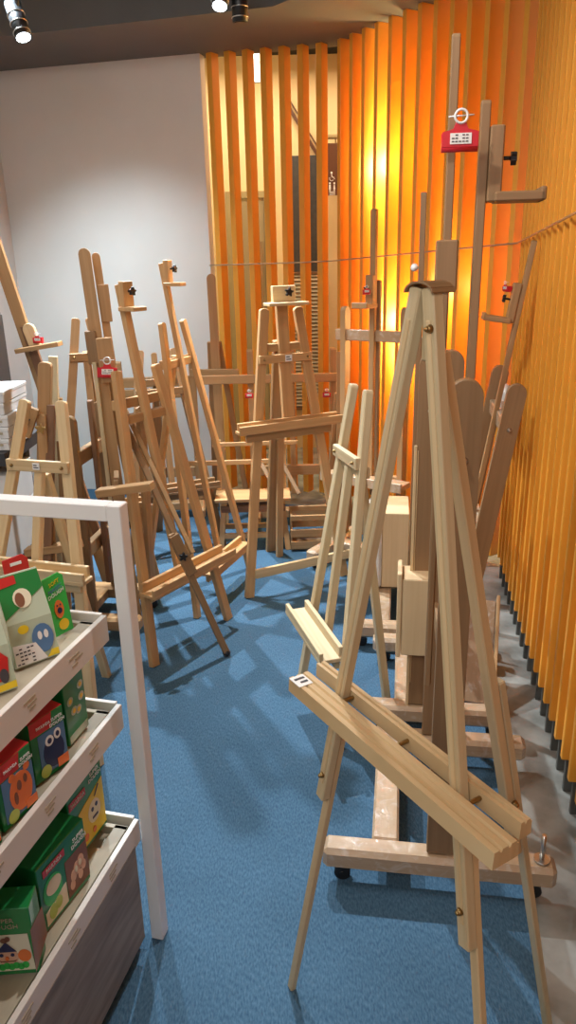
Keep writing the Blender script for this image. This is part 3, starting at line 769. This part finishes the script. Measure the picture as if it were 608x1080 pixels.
# ------------------------------------------------------------------ left rack with paper
t = thing('paper_rack', (-1.49, 3.02, 0), 'charcoal open rack at the left edge holding white paper cartons', 'shelf')
for q in (-1, 1):
    m = MB(); m.box((q * .295, .10, .68), (.022, .20, 1.36)); m.build('side_panel', CHAR, t)
for z in (1.13, 1.35):
    m = MB(); m.box((0, .10, z), (.60, .19, .02), grain='x'); m.build('shelf_board', CHAR, t)
m = MB(); m.box((0, .195, .7), (.60, .01, 1.34)); m.build('back_panel', CHAR, t)
m = MB(); m.box((.13, -.19, .88), (.66, .40, .05), grain='x'); m.build('counter', CHAR, t)
for q in (-.17, .40):
    m = MB(); m.box((q, -.03, .43), (.03, .05, .86)); m.build('counter_leg', CHAR, t)
m = MB(); m.box((.13, -.19, .46), (.62, .38, .025), grain='x'); m.build('lower_board', CHAR, t)
def paper_box(loc, d, label, rz=0, marks=True):
    t = thing('paper_carton', loc, label, 'carton', rz, 'white paper cartons in the rack')
    m = MB(); m.box((0, 0, d[2] / 2), d, .003); m.build('carton_body', CARTONW, t)
    m = MB(); m.box((0, 0, d[2] - .008), (d[0] + .004, d[1] + .004, .014), .002); m.build('carton_lid', CARTONW, t)
    if marks:
        m = MB(); rnd = random.Random(int(loc[2] * 1000)); x = d[0] / 2 - .02
        for i in range(6):
            x2 = x - .012 - rnd.random() * .012; m.box(((x + x2) / 2, -d[1] / 2 - .003, d[2] * (.42 + .1 * rnd.random())), (x - x2, .001, .004 + .006 * rnd.random()), 0); x = x2 - .006
        m.build('carton_marks', GRILLM, t)
for i, (z, lab) in enumerate(zip((.9065, .9505, .9945, 1.0385, 1.0825), ('lowest of the stack', 'second from the bottom', 'middle of the stack', 'second from the top', 'topmost of the stack'))):
    paper_box((-1.172 + (.004 * ((i * 7) % 3)), 2.79, z), (.30, .25, .043), f'flat white paper carton in the charcoal rack, {lab}')
paper_box((-1.21, 2.80, .4735), (.32, .28, .19), 'thick white carton on the rack board below the stack, lower one', 0, False)
paper_box((-1.21, 2.80, .6645), (.32, .28, .15), 'thick white carton on the rack board below the stack, upper one', 0, False)

# ------------------------------------------------------------------ display shelf with dough packs
SY = -9.0     # its long axis runs to the viewer and slightly left; local +y is away from the viewer, +x towards the aisle
SH = thing('display_shelf', (-.375, 1.37, 0), 'white-framed display shelf with grey wood boards full of green packs at the left edge', 'shelf', -14.5)
def shl(x, y, z): return (x, y, z)
m = MB(); m.box((.035, .02, .553), (.030, .034, 1.106), .002); m.build('frame_post', WHITE, SH)
m = MB(); m.box((-.40, .02, 1.089), (.84, .034, .034), .002, grain='x'); m.build('frame_top_bar', WHITE, SH)
m = MB(); m.box((-.83, .02, .54), (.030, .034, 1.07), .002); m.build('frame_post', WHITE, SH)
SHELVES = ((.862, -.012, 'top'), (.652, .000, 'mid'), (.352, .012, 'low'))
LY = 1.5
for z, x1, nm in SHELVES:
    m = MB(); yb = -.012
    # board with a slot near its far end
    m.box((x1 - .21, -LY / 2 - .06, z - .012), (.40, LY - .06, .018), .001, grain='y')
    m.box((x1 - .21, -.015 + yb + .005, z - .012), (.40, .012, .018), .001)
    m.box((x1 - .30, -.055, z - .012), (.23, .075, .018), .001); m.box((x1 - .025, -.055, z - .012), (.03, .075, .018), .001)
    m.box((x1 - .11, -.055, z - .024), (.16, .075, .008), .001)
    bd = m.build('shelf_board', SHELFTOP, SH)
    m = MB(); m.box((x1 + .004, -LY / 2 + .0, z - .022), (.012, LY, .058), .001, grain='y'); m.build('price_rail', RAIL, bd)
    m = MB(); m.box((x1 - .20, .004, z - .022), (.39, .010, .058), .001, grain='x'); m.build('end_rail', RAIL, bd)
    m = MB(); rnd = random.Random(int(z * 100))
    for i in range(5):
        yy = -.12 - i * .16; m = MB()
        for k in range(3): m.box((x1 + .0106, yy - .02 * rnd.random(), z - .012 - .009 * k), (.0008, .035 - .008 * k, .0035), 0)
        m.build('price_print', GRILLM, bd)
m = MB(); m.box((.012, -LY / 2 - .015, .178), (.022, LY - .03, .270), .002, grain='y'); m.build('kick_panel', GREYOAK, SH)
m = MB(); m.box((-.20, .002, .178), (.40, .018, .27), .002, grain='x'); m.build('end_panel', GREYOAK, SH)
m = MB(); m.box((-.02, -LY / 2, .022), (.02, LY - .06, .044), .001, grain='y'); m.build('plinth', CHAR, SH)
m = MB(); m.box((-.44, -LY / 2, .55), (.02, LY, 1.06), .001, grain='y'); m.build('back_panel', WHITE, SH)
RS = Matrix.Translation(SH.location) @ Matrix.Rotation(R(-14.5), 4, 'Z')
PK = 'dough packs on the display shelf'
def pack_face(t, face_x, y0, y1, z0, z1, items):
    pass
def frame_for(t, d):
    """pack local frame: front face looks along +x (to the aisle); returns a function placing shapes on that face"""
    X = d[0] / 2 + .0006
    return lambda u, v: V((X, u, v))
def shape(m, on, pts, t=.0006, lift=0.):
    c = [on(u, v) for u, v in pts]
    n = V((1, 0, 0))
    m.prism([(p.y, p.z) for p in c], V((c[0].x + lift, 0, 0)), (0, 1, 0), (0, 0, 1), n, t)
def disc(m, on, u, v, ru, rv, t=.0006, lift=0., k=18):
    shape(m, on, [(u + ru * math.cos(2 * math.pi * i / k), v + rv * math.sin(2 * math.pi * i / k)) for i in range(k)], t, lift)
def rect(m, on, u0, v0, u1, v1, t=.0006, lift=0.):
    shape(m, on, [(u0, v0), (u1, v0), (u1, v1), (u0, v1)], t, lift)
def dough_box(lx, ly, z, d, rz, label, art, body=GREEN, top=REDC, picture=None, words='SUPER\nDOUGH'):
    """carton d=(depth x, width y, height); art is the printed picture on its aisle face"""
    w = RS @ V((lx, ly, z))
    t = thing('dough_box', w, label, 'box', -14.5 + rz, PK)
    m = MB(); m.box((0, 0, d[2] / 2), d, .0015); m.build('carton', body, t)
    if top:
        m = MB(); m.box((0, 0, d[2] + .0004), (d[0] * .98, d[1] * .98, .0008), 0)
        m.prism([(-d[1] * .49, -.03), (d[1] * .10, -.03), (d[1] * .16, 0), (-d[1] * .49, 0)], (d[0] / 2 + .0005, 0, d[2]), (0, 1, 0), (0, 0, 1), (1, 0, 0), .0008)
        lid = m.build('lid_print', top, t)
        text(words, 'lettering', BROWNP, d[1] * .17, (0, 0, d[2] + .0012), (0, 1, 0), (-1, 0, 0), lid)
    on = frame_for(t, d)
    art(t, on, d)
    return t
def brandtab(t, on, u, v, w, h):
    m = MB(); rect(m, on, u - w / 2, v - h / 2, u + w / 2, v + h / 2, lift=.0006); b = m.build('red_tab', REDC, t)
    p = on(u, v); text('PAULINDA', 'lettering', PAPER, h * .72, (p.x + .0016, p.y, p.z), (0, 1, 0), (0, 0, 1), b, sx=.8)
def words_(t, on, s, u, v, size, mat=PAPER):
    p = on(u, v); text(s, 'lettering', mat, size, (p.x + .0012, p.y, p.z), (0, 1, 0), (0, 0, 1), t)
def art_eyes(t, on, d):
    h, w = d[2], d[1]
    m = MB(); rect(m, on, -w * .30, h * .08, w * .47, h * .74); pp = m.build('picture', BLUEP, t)
    m = MB(); disc(m, on, w * .10, h * .38, w * .30, h * .26, lift=.0007); m.build('monster_body', NAVY, pp)
    m = MB(); disc(m, on, w * .0, h * .58, w * .12, h * .085, lift=.0014); disc(m, on, w * .24, h * .62, w * .10, h * .085, lift=.0014); m.build('monster_eyes', PAPER, pp)
    m = MB(); disc(m, on, w * .0, h * .58, w * .06, h * .045, lift=.0021); disc(m, on, w * .24, h * .62, w * .05, h * .045, lift=.0021); m.build('pupils', NAVY, pp)
    m = MB(); rect(m, on, w * .15, h * .07, w * .47, h * .22, lift=.0021); m.build('orange_block', ORANGEP, pp)
    m = MB(); disc(m, on, -w * .20, h * .14, w * .15, h * .10, lift=.0021); m.build('lime_badge', LIMEP, pp)
    brandtab(t, on, -w * .12, h * .87, w * .42, h * .09); words_(t, on, 'SUPER\nDOUGH', w * .28, h * .83, h * .075)
def art_pig(t, on, d):
    h, w = d[2], d[1]
    m = MB(); rect(m, on, -w * .40, h * .08, w * .47, h * .74); pp = m.build('picture', BLUEP, t)
    m = MB(); disc(m, on, w * .08, h * .42, w * .32, h * .30, lift=.0007); disc(m, on, -w * .12, h * .70, w * .09, h * .06, lift=.0007); disc(m, on, w * .3, h * .72, w * .09, h * .06, lift=.0007); m.build('pig_body', ORANGEP, pp)
    m = MB(); disc(m, on, w * .04, h * .52, w * .06, h * .08, lift=.0014); disc(m, on, w * .22, h * .56, w * .05, h * .07, lift=.0014); disc(m, on, -w * .08, h * .36, w * .05, h * .1, lift=.0014); m.build('pig_markings', BROWNP, pp)
    m = MB(); rect(m, on, w * .15, h * .07, w * .47, h * .2, lift=.0014); m.build('orange_block', ORANGEP, pp)
    m = MB(); disc(m, on, -w * .22, h * .14, w * .15, h * .10, lift=.0021); m.build('lime_badge', LIMEP, pp)
    brandtab(t, on, -w * .12, h * .87, w * .42, h * .09); words_(t, on, 'SUPER\nDOUGH', w * .30, h * .83, h * .07)
def art_leafy(t, on, d):
    h, w = d[2], d[1]
    m = MB(); shape(m, on, [(-w * .45, h * .06), (w * .45, h * .06), (w * .45, h * .5), (w * .1, h * .72), (-w * .45, h * .55)]); pp = m.build('picture', ORANGEP, t)
    m = MB(); disc(m, on, -w * .1, h * .4, w * .22, h * .14, lift=.0007); m.build('dough_shape', CREAMP, pp)
    m = MB(); disc(m, on, w * .2, h * .22, w * .18, h * .1, lift=.0007); m.build('lime_badge', LIMEP, pp)
    words_(t, on, 'SUPER\nDOUGH', 0, h * .86, h * .07)
def art_dots(t, on, d):
    h, w = d[2], d[1]
    m = MB(); rect(m, on, -w * .5, h * .84, w * .5, h, lift=.0003); m.build('red_band', REDC, t)
    m = MB()
    for u, v in ((.28, .66), (.28, .50), (.1, .36), (-.12, .40), (-.25, .56)): disc(m, on, w * u, h * v, w * .14, h * .055)
    rect(m, on, -w * .45, h * .02, w * .45, h * .12); pp = m.build('print', PALEG, t)
    m = MB()
    for u, v in ((.28, .66), (.28, .50), (.1, .36), (-.12, .40), (-.25, .56)): disc(m, on, w * u, h * v, w * .07, h * .03, lift=.0007)
    m.build('dots', YELLOW, pp)
    brandtab(t, on, -w * .05, h * .92, w * .5, h * .07)
def art_yellow(t, on, d):
    h, w = d[2], d[1]
    m = MB(); shape(m, on, [(-w * .25, h * .05), (w * .48, h * .05), (w * .48, h * .70), (-w * .25, h * .55)]); pp = m.build('picture', YELLOW, t)
    m = MB(); disc(m, on, w * .17, h * .38, w * .18, h * .15, lift=.0007); m.build('robot_head', CREAMP, pp)
    m = MB(); disc(m, on, w * .12, h * .42, w * .035, h * .03, lift=.0014); disc(m, on, w * .24, h * .44, w * .035, h * .03, lift=.0014); rect(m, on, w * .10, h * .29, w * .26, h * .32, lift=.0014)
    shape(m, on, [(w * .2, h * .56), (w * .23, h * .56), (w * .36, h * .66), (w * .33, h * .67)], lift=.0014); m.build('robot_features', NAVY, pp)
    m = MB(); disc(m, on, -w * .12, h * .16, w * .06, h * .05, lift=.0014); disc(m, on, w * .12, h * .14, w * .05, h * .04, lift=.0014); m.build('dough_dots', ORANGEP, pp)
    m = MB(); disc(m, on, -w * .34, h * .42, w * .14, h * .14); m.build('badge', CREAMP, t)
    brandtab(t, on, -w * .24, h * .76, w * .46, h * .1); words_(t, on, 'SUPER\nDOUGH', w * .28, h * .84, h * .07)
def art_owl(t, on, d):
    h, w = d[2], d[1]
    m = MB(); rect(m, on, w * .02, h * .08, w * .49, h * .66); pp = m.build('picture', BROWNP, t)
    m = MB()
    for u, v, r in ((.16, .34, .06), (.24, .40, .07), (.33, .44, .07), (.12, .22, .05), (.38, .34, .05), (.30, .25, .05)): disc(m, on, w * u, h * v, w * r, h * r * 1.5, lift=.0007)
    m.build('flower_dough', PINKP, pp)
    m = MB()
    for u, v in ((.22, .40), (.31, .44)): disc(m, on, w * u, h * v, w * .03, h * .05, lift=.0014)
    m.build('flower_centres', CREAMP, pp)
    m = MB(); disc(m, on, -w * .25, h * .50, w * .19, h * .22); oo = m.build('oval_badge', GREENL, t)
    m = MB(); disc(m, on, -w * .23, h * .55, w * .15, h * .12, lift=.0007); m.build('oval_print', CREAMP, oo)
    m = MB(); shape(m, on, [(-w * .44, h * .06), (w * .0, h * .06), (w * .0, h * .38), (-w * .44, h * .26)]); cc = m.build('cream_corner', CREAMP, t)
    m = MB(); disc(m, on, -w * .30, h * .19, w * .08, h * .11, lift=.0007); disc(m, on, -w * .18, h * .23, w * .07, h * .09, lift=.0007); m.build('green_dough', LIMEP, cc)
    brandtab(t, on, -w * .18, h * .84, w * .44, h * .11); words_(t, on, 'SUPER\nDOUGH', w * .34, h * .80, h * .085)
def art_plain(t, on, d):
    brandtab(t, on, -d[1] * .1, d[2] * .82, d[1] * .44, d[2] * .1)
# middle shelf
dough_box(-.052, -.113, .653, (.05, .076, .162), 0, 'tall green pack with red top band at the far end of the middle shelf', art_dots, top=None)
dough_box(-.054, -.219, .653, (.08, .080, .128), -17, 'green carton with red lid and a wide-eyed dark monster, middle shelf', art_eyes)
dough_box(-.048, -.338, .653, (.08, .083, .124), -9, 'green carton with red lid and an orange pig, middle shelf', art_pig)
dough_box(-.050, -.440, .653, (.08, .083, .120), -4, 'green carton with an orange picture, nearest on the middle shelf', art_leafy)
# bottom shelf
dough_box(-.086, -.083, .353, (.07, .132, .185), -3, 'green pack with a yellow robot picture at the far end of the bottom shelf', art_yellow, top=None)
dough_box(-.080, -.236, .353, (.13, .146, .150), -6.4, 'wide green carton with a flower picture in the middle of the bottom shelf', art_owl, top=None)
dough_box(-.225, -.21, .353, (.12, .30, .140), 0, 'dark green carton standing behind the flower carton, bottom shelf', art_plain, top=None)
# clown carton: picture faces the viewer
w = RS @ V((-.072, -.390, .353))
t = thing('dough_box', w, 'green carton with a clown in a blue hat facing the viewer, bottom shelf', 'box', 3.5, PK)
D = (.155, .05, .150)
m = MB(); m.box((0, 0, D[2] / 2), D, .0015); m.build('carton', GREEN, t)
on2 = lambda u, v, l=0.: V((u, -D[1] / 2 - .0008 - l, v))
def fshape(m, pts, l=0., tk=.0006):
    pts = [(.68 * u + .031, .92 * v) for u, v in pts]
    m.prism(pts, on2(0, 0, l), (1, 0, 0), (0, 0, 1), (0, 1, 0), tk)
def fdisc(m, u, v, a, b, l=0., k=18): fshape(m, [(u + a * math.cos(2 * math.pi * i / k), v + b * math.sin(2 * math.pi * i / k)) for i in range(k)], l)
m = MB(); fshape(m, [(-.07, .012), (.062, .012), (.055, .102), (-.07, .102)]); pp = m.build('picture', CREAMP, t)
m = MB(); fdisc(m, -.005, .048, .030, .020, .0007); m.build('clown_face', PINKP, pp)
m = MB(); fdisc(m, -.042, .050, .015, .014, .0014); m.build('clown_hair', ORANGEP, pp)
m = MB(); fdisc(m, .040, .050, .017, .015, .0014); m.build('clown_hair', ORANGEP, pp)
m = MB(); fdisc(m, -.005, .046, .005, .005, .0028); m.build('clown_nose', ORANGEP, pp)
m = MB(); fshape(m, [(-.030, .062), (.022, .062), (-.004, .086)], .0021); fdisc(m, -.018, .054, .005, .004, .0021); fdisc(m, .010, .054, .005, .004, .0021); m.build('clown_hat', NAVY, pp)
m = MB(); fdisc(m, -.006, .090, .009, .006, .0021); fdisc(m, .003, .093, .007, .006, .0021); fshape(m, [(-.022, .037), (.014, .037), (.020, .042), (.012, .039), (-.020, .039), (-.026, .042)], .0021); m.build('clown_pompom', BROWNP, pp)
m = MB()
for i in range(8): fdisc(m, -.045 + i * .012, .024 + .003 * (i % 2), .009, .008, .0021)
m.build('clown_ruff', GREENL, pp)
text('SUPER\nDOUGH', 'lettering', GRILLM, .0135, on2(.030, .118, .0004), (1, 0, 0), (0, 0, 1), t)
m = MB(); m.prism([(-.04, .02), (.04, .02), (.035, .09), (-.035, .11)], (D[0] / 2 + .0008, 0, 0), (0, 1, 0), (0, 0, 1), (1, 0, 0), .0006); m.build('side_print', BROWNP, t)
w = RS @ V((-.190, -.485, .353)); t = thing('dough_box', w, 'green carton cut off by the lower left corner of the photo', 'box', -12, PK)
m = MB(); m.box((0, 0, .04), (.16, .12, .08), .0015); m.build('carton', GREEN, t); m = MB(); m.box((.02, -.061, .04), (.09, .001, .05), 0); m.build('picture', CREAMP, t)

# top shelf: blister bags and hang cards
def blister(lx, ly, z, rz, label, tilt, w=.125, h=.165, front=LILAC, car=None):
    q = RS @ V((lx, ly, z)); t = thing('blister_pack', q, label, 'pack', rz, PK)
    # gusseted bag: deep foot, thin crimped top
    m = MB(); D2 = .026
    v = [(-w/2, -D2, 0), (w/2, -D2, 0), (w/2, D2, 0), (-w/2, D2, 0), (-w/2 * .98, -.012, h * .5), (w/2 * .98, -.012, h * .5), (w/2 * .98, .012 + tilt * .5, h * .5), (-w/2 * .98, .012 + tilt * .5, h * .5),
         (-w/2 * .95, tilt - .0015, h), (w/2 * .95, tilt - .0015, h), (w/2 * .95, tilt + .0015, h), (-w/2 * .95, tilt + .0015, h)]
    vs = [m.bm.verts.new(p) for p in v]
    for f in ((3, 2, 1, 0), (0, 1, 5, 4), (1, 2, 6, 5), (2, 3, 7, 6), (3, 0, 4, 7), (4, 5, 9, 8), (5, 6, 10, 9), (6, 7, 11, 10), (7, 4, 8, 11), (8, 9, 10, 11)): m.bm.faces.new([vs[i] for i in f])
    m.build('bag', front, t)
    def on(u, vv):   # point on the front of the bag
        f = vv / h
        yy = -D2 + (-.012 + D2) * f * 2 if f < .5 else -.012 + (tilt - .0015 + .012) * (f - .5) * 2
        return V((u, yy - .0012, vv))
    return t, on, w, h
def patch(t, on, pts, name, mat, lift=0.):
    # printed patch that follows the front of the bag (split at the half-height fold)
    m = MB(); vs = []
    us = [p[0] for p in pts]; 
    vs = [m.bm.verts.new(on(u, v) + V((0, -.0006 - lift, 0))) for u, v in pts]
    f = m.bm.faces.new(vs); 
    r = bmesh.ops.extrude_face_region(m.bm, geom=[f])
    for q in r['geom']:
        if isinstance(q, bmesh.types.BMVert): q.co.y += .0005
    bmesh.ops.triangulate(m.bm, faces=list(m.bm.faces))
    return m.build(name, mat, t)
ell = lambda u, v, a, b, k=16: [(u + a * math.cos(2 * math.pi * i / k), v + b * math.sin(2 * math.pi * i / k)) for i in range(k)]
t, on, w, h = blister(-.065, -.173, .863, 40, 'shiny green and lilac dough bag with a white info label, middle of the top shelf', .030, .084, .160, PALEG)
patch(t, on, [(-w * .48, h * .56), (w * .48, h * .80), (w * .47, h * .99), (-w * .47, h * .99)], 'green_header', GREEN)
patch(t, on, [(-w * .47, h * .88), (-w * .05, h * .90), (-w * .05, h * .985), (-w * .47, h * .985)], 'red_tab', REDC, .0014)
patch(t, on, ell(-w * .02, h * .74, w * .20, h * .10), 'oval_badge', CREAMP, .0014)
patch(t, on, ell(-w * .08, h * .73, w * .10, h * .075), 'bear_print', BROWNP, .0022)
patch(t, on, ell(w * .20, h * .26, w * .24, h * .17), 'blue_dough', BLUEP, .0008)
patch(t, on, ell(w * .14, h * .30, w * .05, h * .05), 'dough_eye', PAPER, .0016); patch(t, on, ell(w * .28, h * .30, w * .05, h * .05), 'dough_eye', PAPER, .0016)
patch(t, on, ell(-w * .18, h * .42, w * .12, h * .05), 'yellow_dough', YELLOW, .0008)
lb = patch(t, on, [(-w * .48, .004), (w * .22, .004), (w * .02, h * .24), (-w * .48, h * .27)], 'info_label', PAPER, .0024)
m = MB(); rnd = random.Random(5)
for r_ in range(5):
    for c_ in range(5):
        if rnd.random() < .75:
            p = on(-w * .42 + c_ * w * .085, h * (.05 + .042 * r_)); m.box((p.x, p.y - .0045, p.z), (w * .06, .0006, h * .016), 0)
m.build('label_print', INK, lb)
patch(t, on, [(w * .22, .004), (w * .49, .004), (w * .49, h * .10), (w * .34, h * .10)], 'yellow_corner', YELLOW, .0016)
t, on, w, h = blister(-.076, -.292, .863, 40, 'dough bag with a red racing-car picture at the near end of the top shelf', .030, .084, .160, PALEG)
patch(t, on, [(-w * .48, h * .70), (w * .48, h * .80), (w * .47, h * .99), (-w * .47, h * .99)], 'green_header', GREEN)
patch(t, on, [(-w * .3, h * .15), (w * .35, h * .12), (w * .42, h * .36), (w * .1, h * .56), (-w * .32, h * .46)], 'car_body', REDC, .0008)
patch(t, on, ell(w * .28, h * .18, w * .09, h * .08), 'car_wheel', INK, .0016); patch(t, on, ell(-w * .2, h * .2, w * .09, h * .08), 'car_wheel', INK, .0016)
patch(t, on, [(w * .0, .004), (w * .49, .004), (w * .49, h * .10), (w * .1, h * .09)], 'yellow_corner', YELLOW, .0016)
words = None
t, on, w, h = blister(-.152, -.240, .863, 36, 'green-topped dough bag peeking out behind the lilac bag, top shelf', .026, .084, .165, PALEG)
patch(t, on, [(-w * .48, h * .72), (w * .48, h * .78), (w * .47, h * .99), (-w * .47, h * .99)], 'green_header', GREEN)
def card(lx, ly, rz, label, d, mat, art):
    q = RS @ V((lx, ly, .863)); t = thing('hang_card', q, label, 'pack', rz, PK)
    w, h = d
    m = MB(); m.prism([(-w/2, 0), (w/2, 0), (w/2, h * .93), (w * .30, h), (-w/2, h * .98)], (0, .0, 0), (1, 0, .0), (0, .12, 1), (0, 1, 0), .0018, .0004); m.build('card', mat, t)
    art(t, lambda u, v, l=0.: V((u, .12 * v - .0016 - l, v)), w, h)
    return t
def art_card(t, on, w, h):
    ty = V((0, .12, 1))
    for s_, v, mt in (('SOFT', .86, YELLOW), ('MAGIC', .76, BLUEP), ('DOUGH', .68, PAPER)): text(s_, 'lettering', mt, w * .22, on(0, h * v), (1, 0, .22), ty, t)
    m = MB(); m.prism(ell(0, 0, w * .22, h * .15), on(0, h * .42), (1, 0, 0), ty, (0, 1, 0), .0012); b = m.build('red_monster', ORANGEP, t)
    m = MB(); m.prism(ell(0, 0, w * .11, h * .05), on(0, h * .40, .0012), (1, 0, 0), ty, (0, 1, 0), .0008); m.prism(ell(-w * .08, h * .09, w * .03, h * .015), on(0, h * .40, .0012), (1, 0, 0), ty, (0, 1, 0), .0008); m.prism(ell(w * .08, h * .09, w * .03, h * .015), on(0, h * .40, .0012), (1, 0, 0), ty, (0, 1, 0), .0008); m.build('monster_mouth', NAVY, b)
    m = MB(); m.prism(ell(0, 0, w * .24, h * .09), on(w * .08, h * .15), (1, 0, 0), ty, (0, 1, 0), .0012); m.build('yellow_badge', YELLOW, t)
card(-.055, -.078, 58, 'bright green hang card with a red monster at the far end of the top shelf', (.050, .122), GREENL, art_card)
def art_red(t, on, w, h):
    m = MB(); m.prism([(-w * .22, -.003), (w * .22, -.003), (w * .22, .003), (-w * .22, .003)], on(0, h * .9), (1, 0, 0), (0, .12, 1), (0, 1, 0), .001); m.build('hang_slot', PAPER, t)
card(-.138, -.072, 45, 'red hang card sticking up behind the green bags, top shelf', (.052, .150), REDC, art_red)

# ------------------------------------------------------------------ track lights
def spot_head(loc, aim, label, lit):
    t = thing('track_spotlight', loc, label, 'lamp', 0, 'track spotlights on the dark ceiling')
    a = (V(aim) - V(loc)).normalized()
    m = MB(); m.cyl(-a * .10, a * .055, .036, 24); m.build('lamp_body', BLACK, t)
    m = MB()
    for k in (-.045, -.005, .035): m.tube([a * k + (a.orthogonal().normalized() * math.cos(th) + a.cross(a.orthogonal().normalized()) * math.sin(th)) * .0375 for th in [2 * math.pi * i / 24 for i in range(24)]], .0022, 6, True)
    m.build('trim_rings', STEEL, t)
    m = MB(); m.cyl(a * .0555, a * .058, .031, 24); m.build('lamp_lens', LAMP if lit else BLACK, t)
    m = MB(); m.cyl((0, 0, 0), (0, 0, 2.95 - loc[2]), .010, 10); m.box((0, 0, 2.955 - loc[2]), (.03, .10, .03)); m.build('stem', BLACK, t)
    return a
SP = [((-1.14, 3.80, 2.56), (-.35, 3.05, 0), 'track spotlight with a lit white lens near the upper left corner', True),
      ((-.245, 3.80, 2.66), (-.45, 2.7, 0), 'track spotlight with a bright lens at the top edge, left of its dark twin', True),
      ((-.165, 3.86, 2.62), (-.12, 3.9, 0), 'dark track spotlight with three rings just right of the bright one', False)]
m = MB(); m.box((-.65, 3.80, 2.978), (2.3, .035, .03), grain='x'); m.box((-.65, 3.80, 2.962), (2.3, .02, .006), grain='x')
tag(m.build('lighting_track', BLACK), 'black lighting track on the dark ceiling carrying the spotlights', 'track')
def add_light(name, kind, loc, energy, col, aim=None, **kw):
    l = bpy.data.lights.new(name, kind); l.energy = energy; l.color = col
    for k, v in kw.items(): setattr(l, k, v)
    o = bpy.data.objects.new(name, l); COL.objects.link(o); o.location = loc
    if aim is not None: o.rotation_euler = (V(aim) - V(loc)).to_track_quat('-Z', 'Y').to_euler()
    return o
COOL = (.86, .95, 1.0)
for (loc, aim, lab, lit), e in zip(SP, (270, 290, 0)):
    a = spot_head(loc, aim, lab, lit)
    if lit: add_light('spot_beam', 'SPOT', V(loc) + a * .065, e, COOL, aim, spot_size=R(80), spot_blend=.7, shadow_soft_size=.018)
# wall washer on the white wall then unseen area lights added as overhead fill
add_light('spot_beam', 'SPOT', (-1.25, 3.75, 2.75), 190, (.76, .91, 1), (-1.0, 5.0, .0), spot_size=R(85), spot_blend=1., shadow_soft_size=.05)
add_light('fill_light', 'AREA', (-.75, -.9, 2.9), 50, (1, .95, .88), (.3, 2.6, .6), shape='RECTANGLE', size=1.6, size_y=.8)
add_light('fill_light', 'AREA', (-.9, 1.9, 2.95), 26, (1, .97, .92), (-.3, 2.3, 0), shape='RECTANGLE', size=.8, size_y=1.2)
# out-of-view spots: one added to brighten the orange slats, one on the display shelf
add_light('spot_beam', 'SPOT', (-.55, 1.2, 2.9), 95, (1, .97, .92), (.85, 2.2, 1.3), spot_size=R(75), spot_blend=1., shadow_soft_size=.04)
add_light('spot_beam', 'SPOT', (.15, 1.75, 2.9), 90, (1, .98, .95), (-.42, 1.1, .6), spot_size=R(36), spot_blend=.8, shadow_soft_size=.03)
# warm lamps behind the diagonal slats and in the corridor
for f, e, z in ((.34, 24, 2.05), (.42, 20, 1.2), (.52, 10, 1.0), (.74, 7, 1.4)):
    q = WB1 + (WD1 - WB1) * f + din * .2
    add_light('slat_lamp', 'POINT', (q.x, q.y, z), e, (1, .93, .45), shadow_soft_size=.06)
add_light('corridor_light', 'AREA', (-.2, 5.7, 2.9), 26, (1, .86, .62), (-.2, 5.7, 0), shape='RECTANGLE', size=1.5, size_y=.5)

# ------------------------------------------------------------------ world, camera, view
w = bpy.data.worlds.new('World'); S.world = w; w.use_nodes = True
w.node_tree.nodes['Background'].inputs[0].default_value = (.95, .97, 1, 1)
w.node_tree.nodes['Background'].inputs[1].default_value = .42
cam = bpy.data.cameras.new('Camera'); co = bpy.data.objects.new('Camera', cam); COL.objects.link(co)
pit, rol = R(18.8), R(1.3)
fw = V((0, math.cos(pit), -math.sin(pit))); u0 = V((0, math.sin(pit), math.cos(pit))); x0 = V((1, 0, 0))
rt = x0 * math.cos(rol) - u0 * math.sin(rol); up = x0 * math.sin(rol) + u0 * math.cos(rol)
M = Matrix(((rt.x, up.x, -fw.x, 0), (rt.y, up.y, -fw.y, 0), (rt.z, up.z, -fw.z, 1.55), (0, 0, 0, 1)))
co.matrix_world = M
cam.sensor_fit = 'VERTICAL'; cam.sensor_height = 36; cam.lens = 36 * 780 / 1080; cam.clip_start = .02
S.camera = co
S.view_settings.view_transform = 'Standard'; S.view_settings.look = 'None'
S.view_settings.gamma = 1; S.view_settings.use_curve_mapping = False; S.view_settings.exposure = 0.0
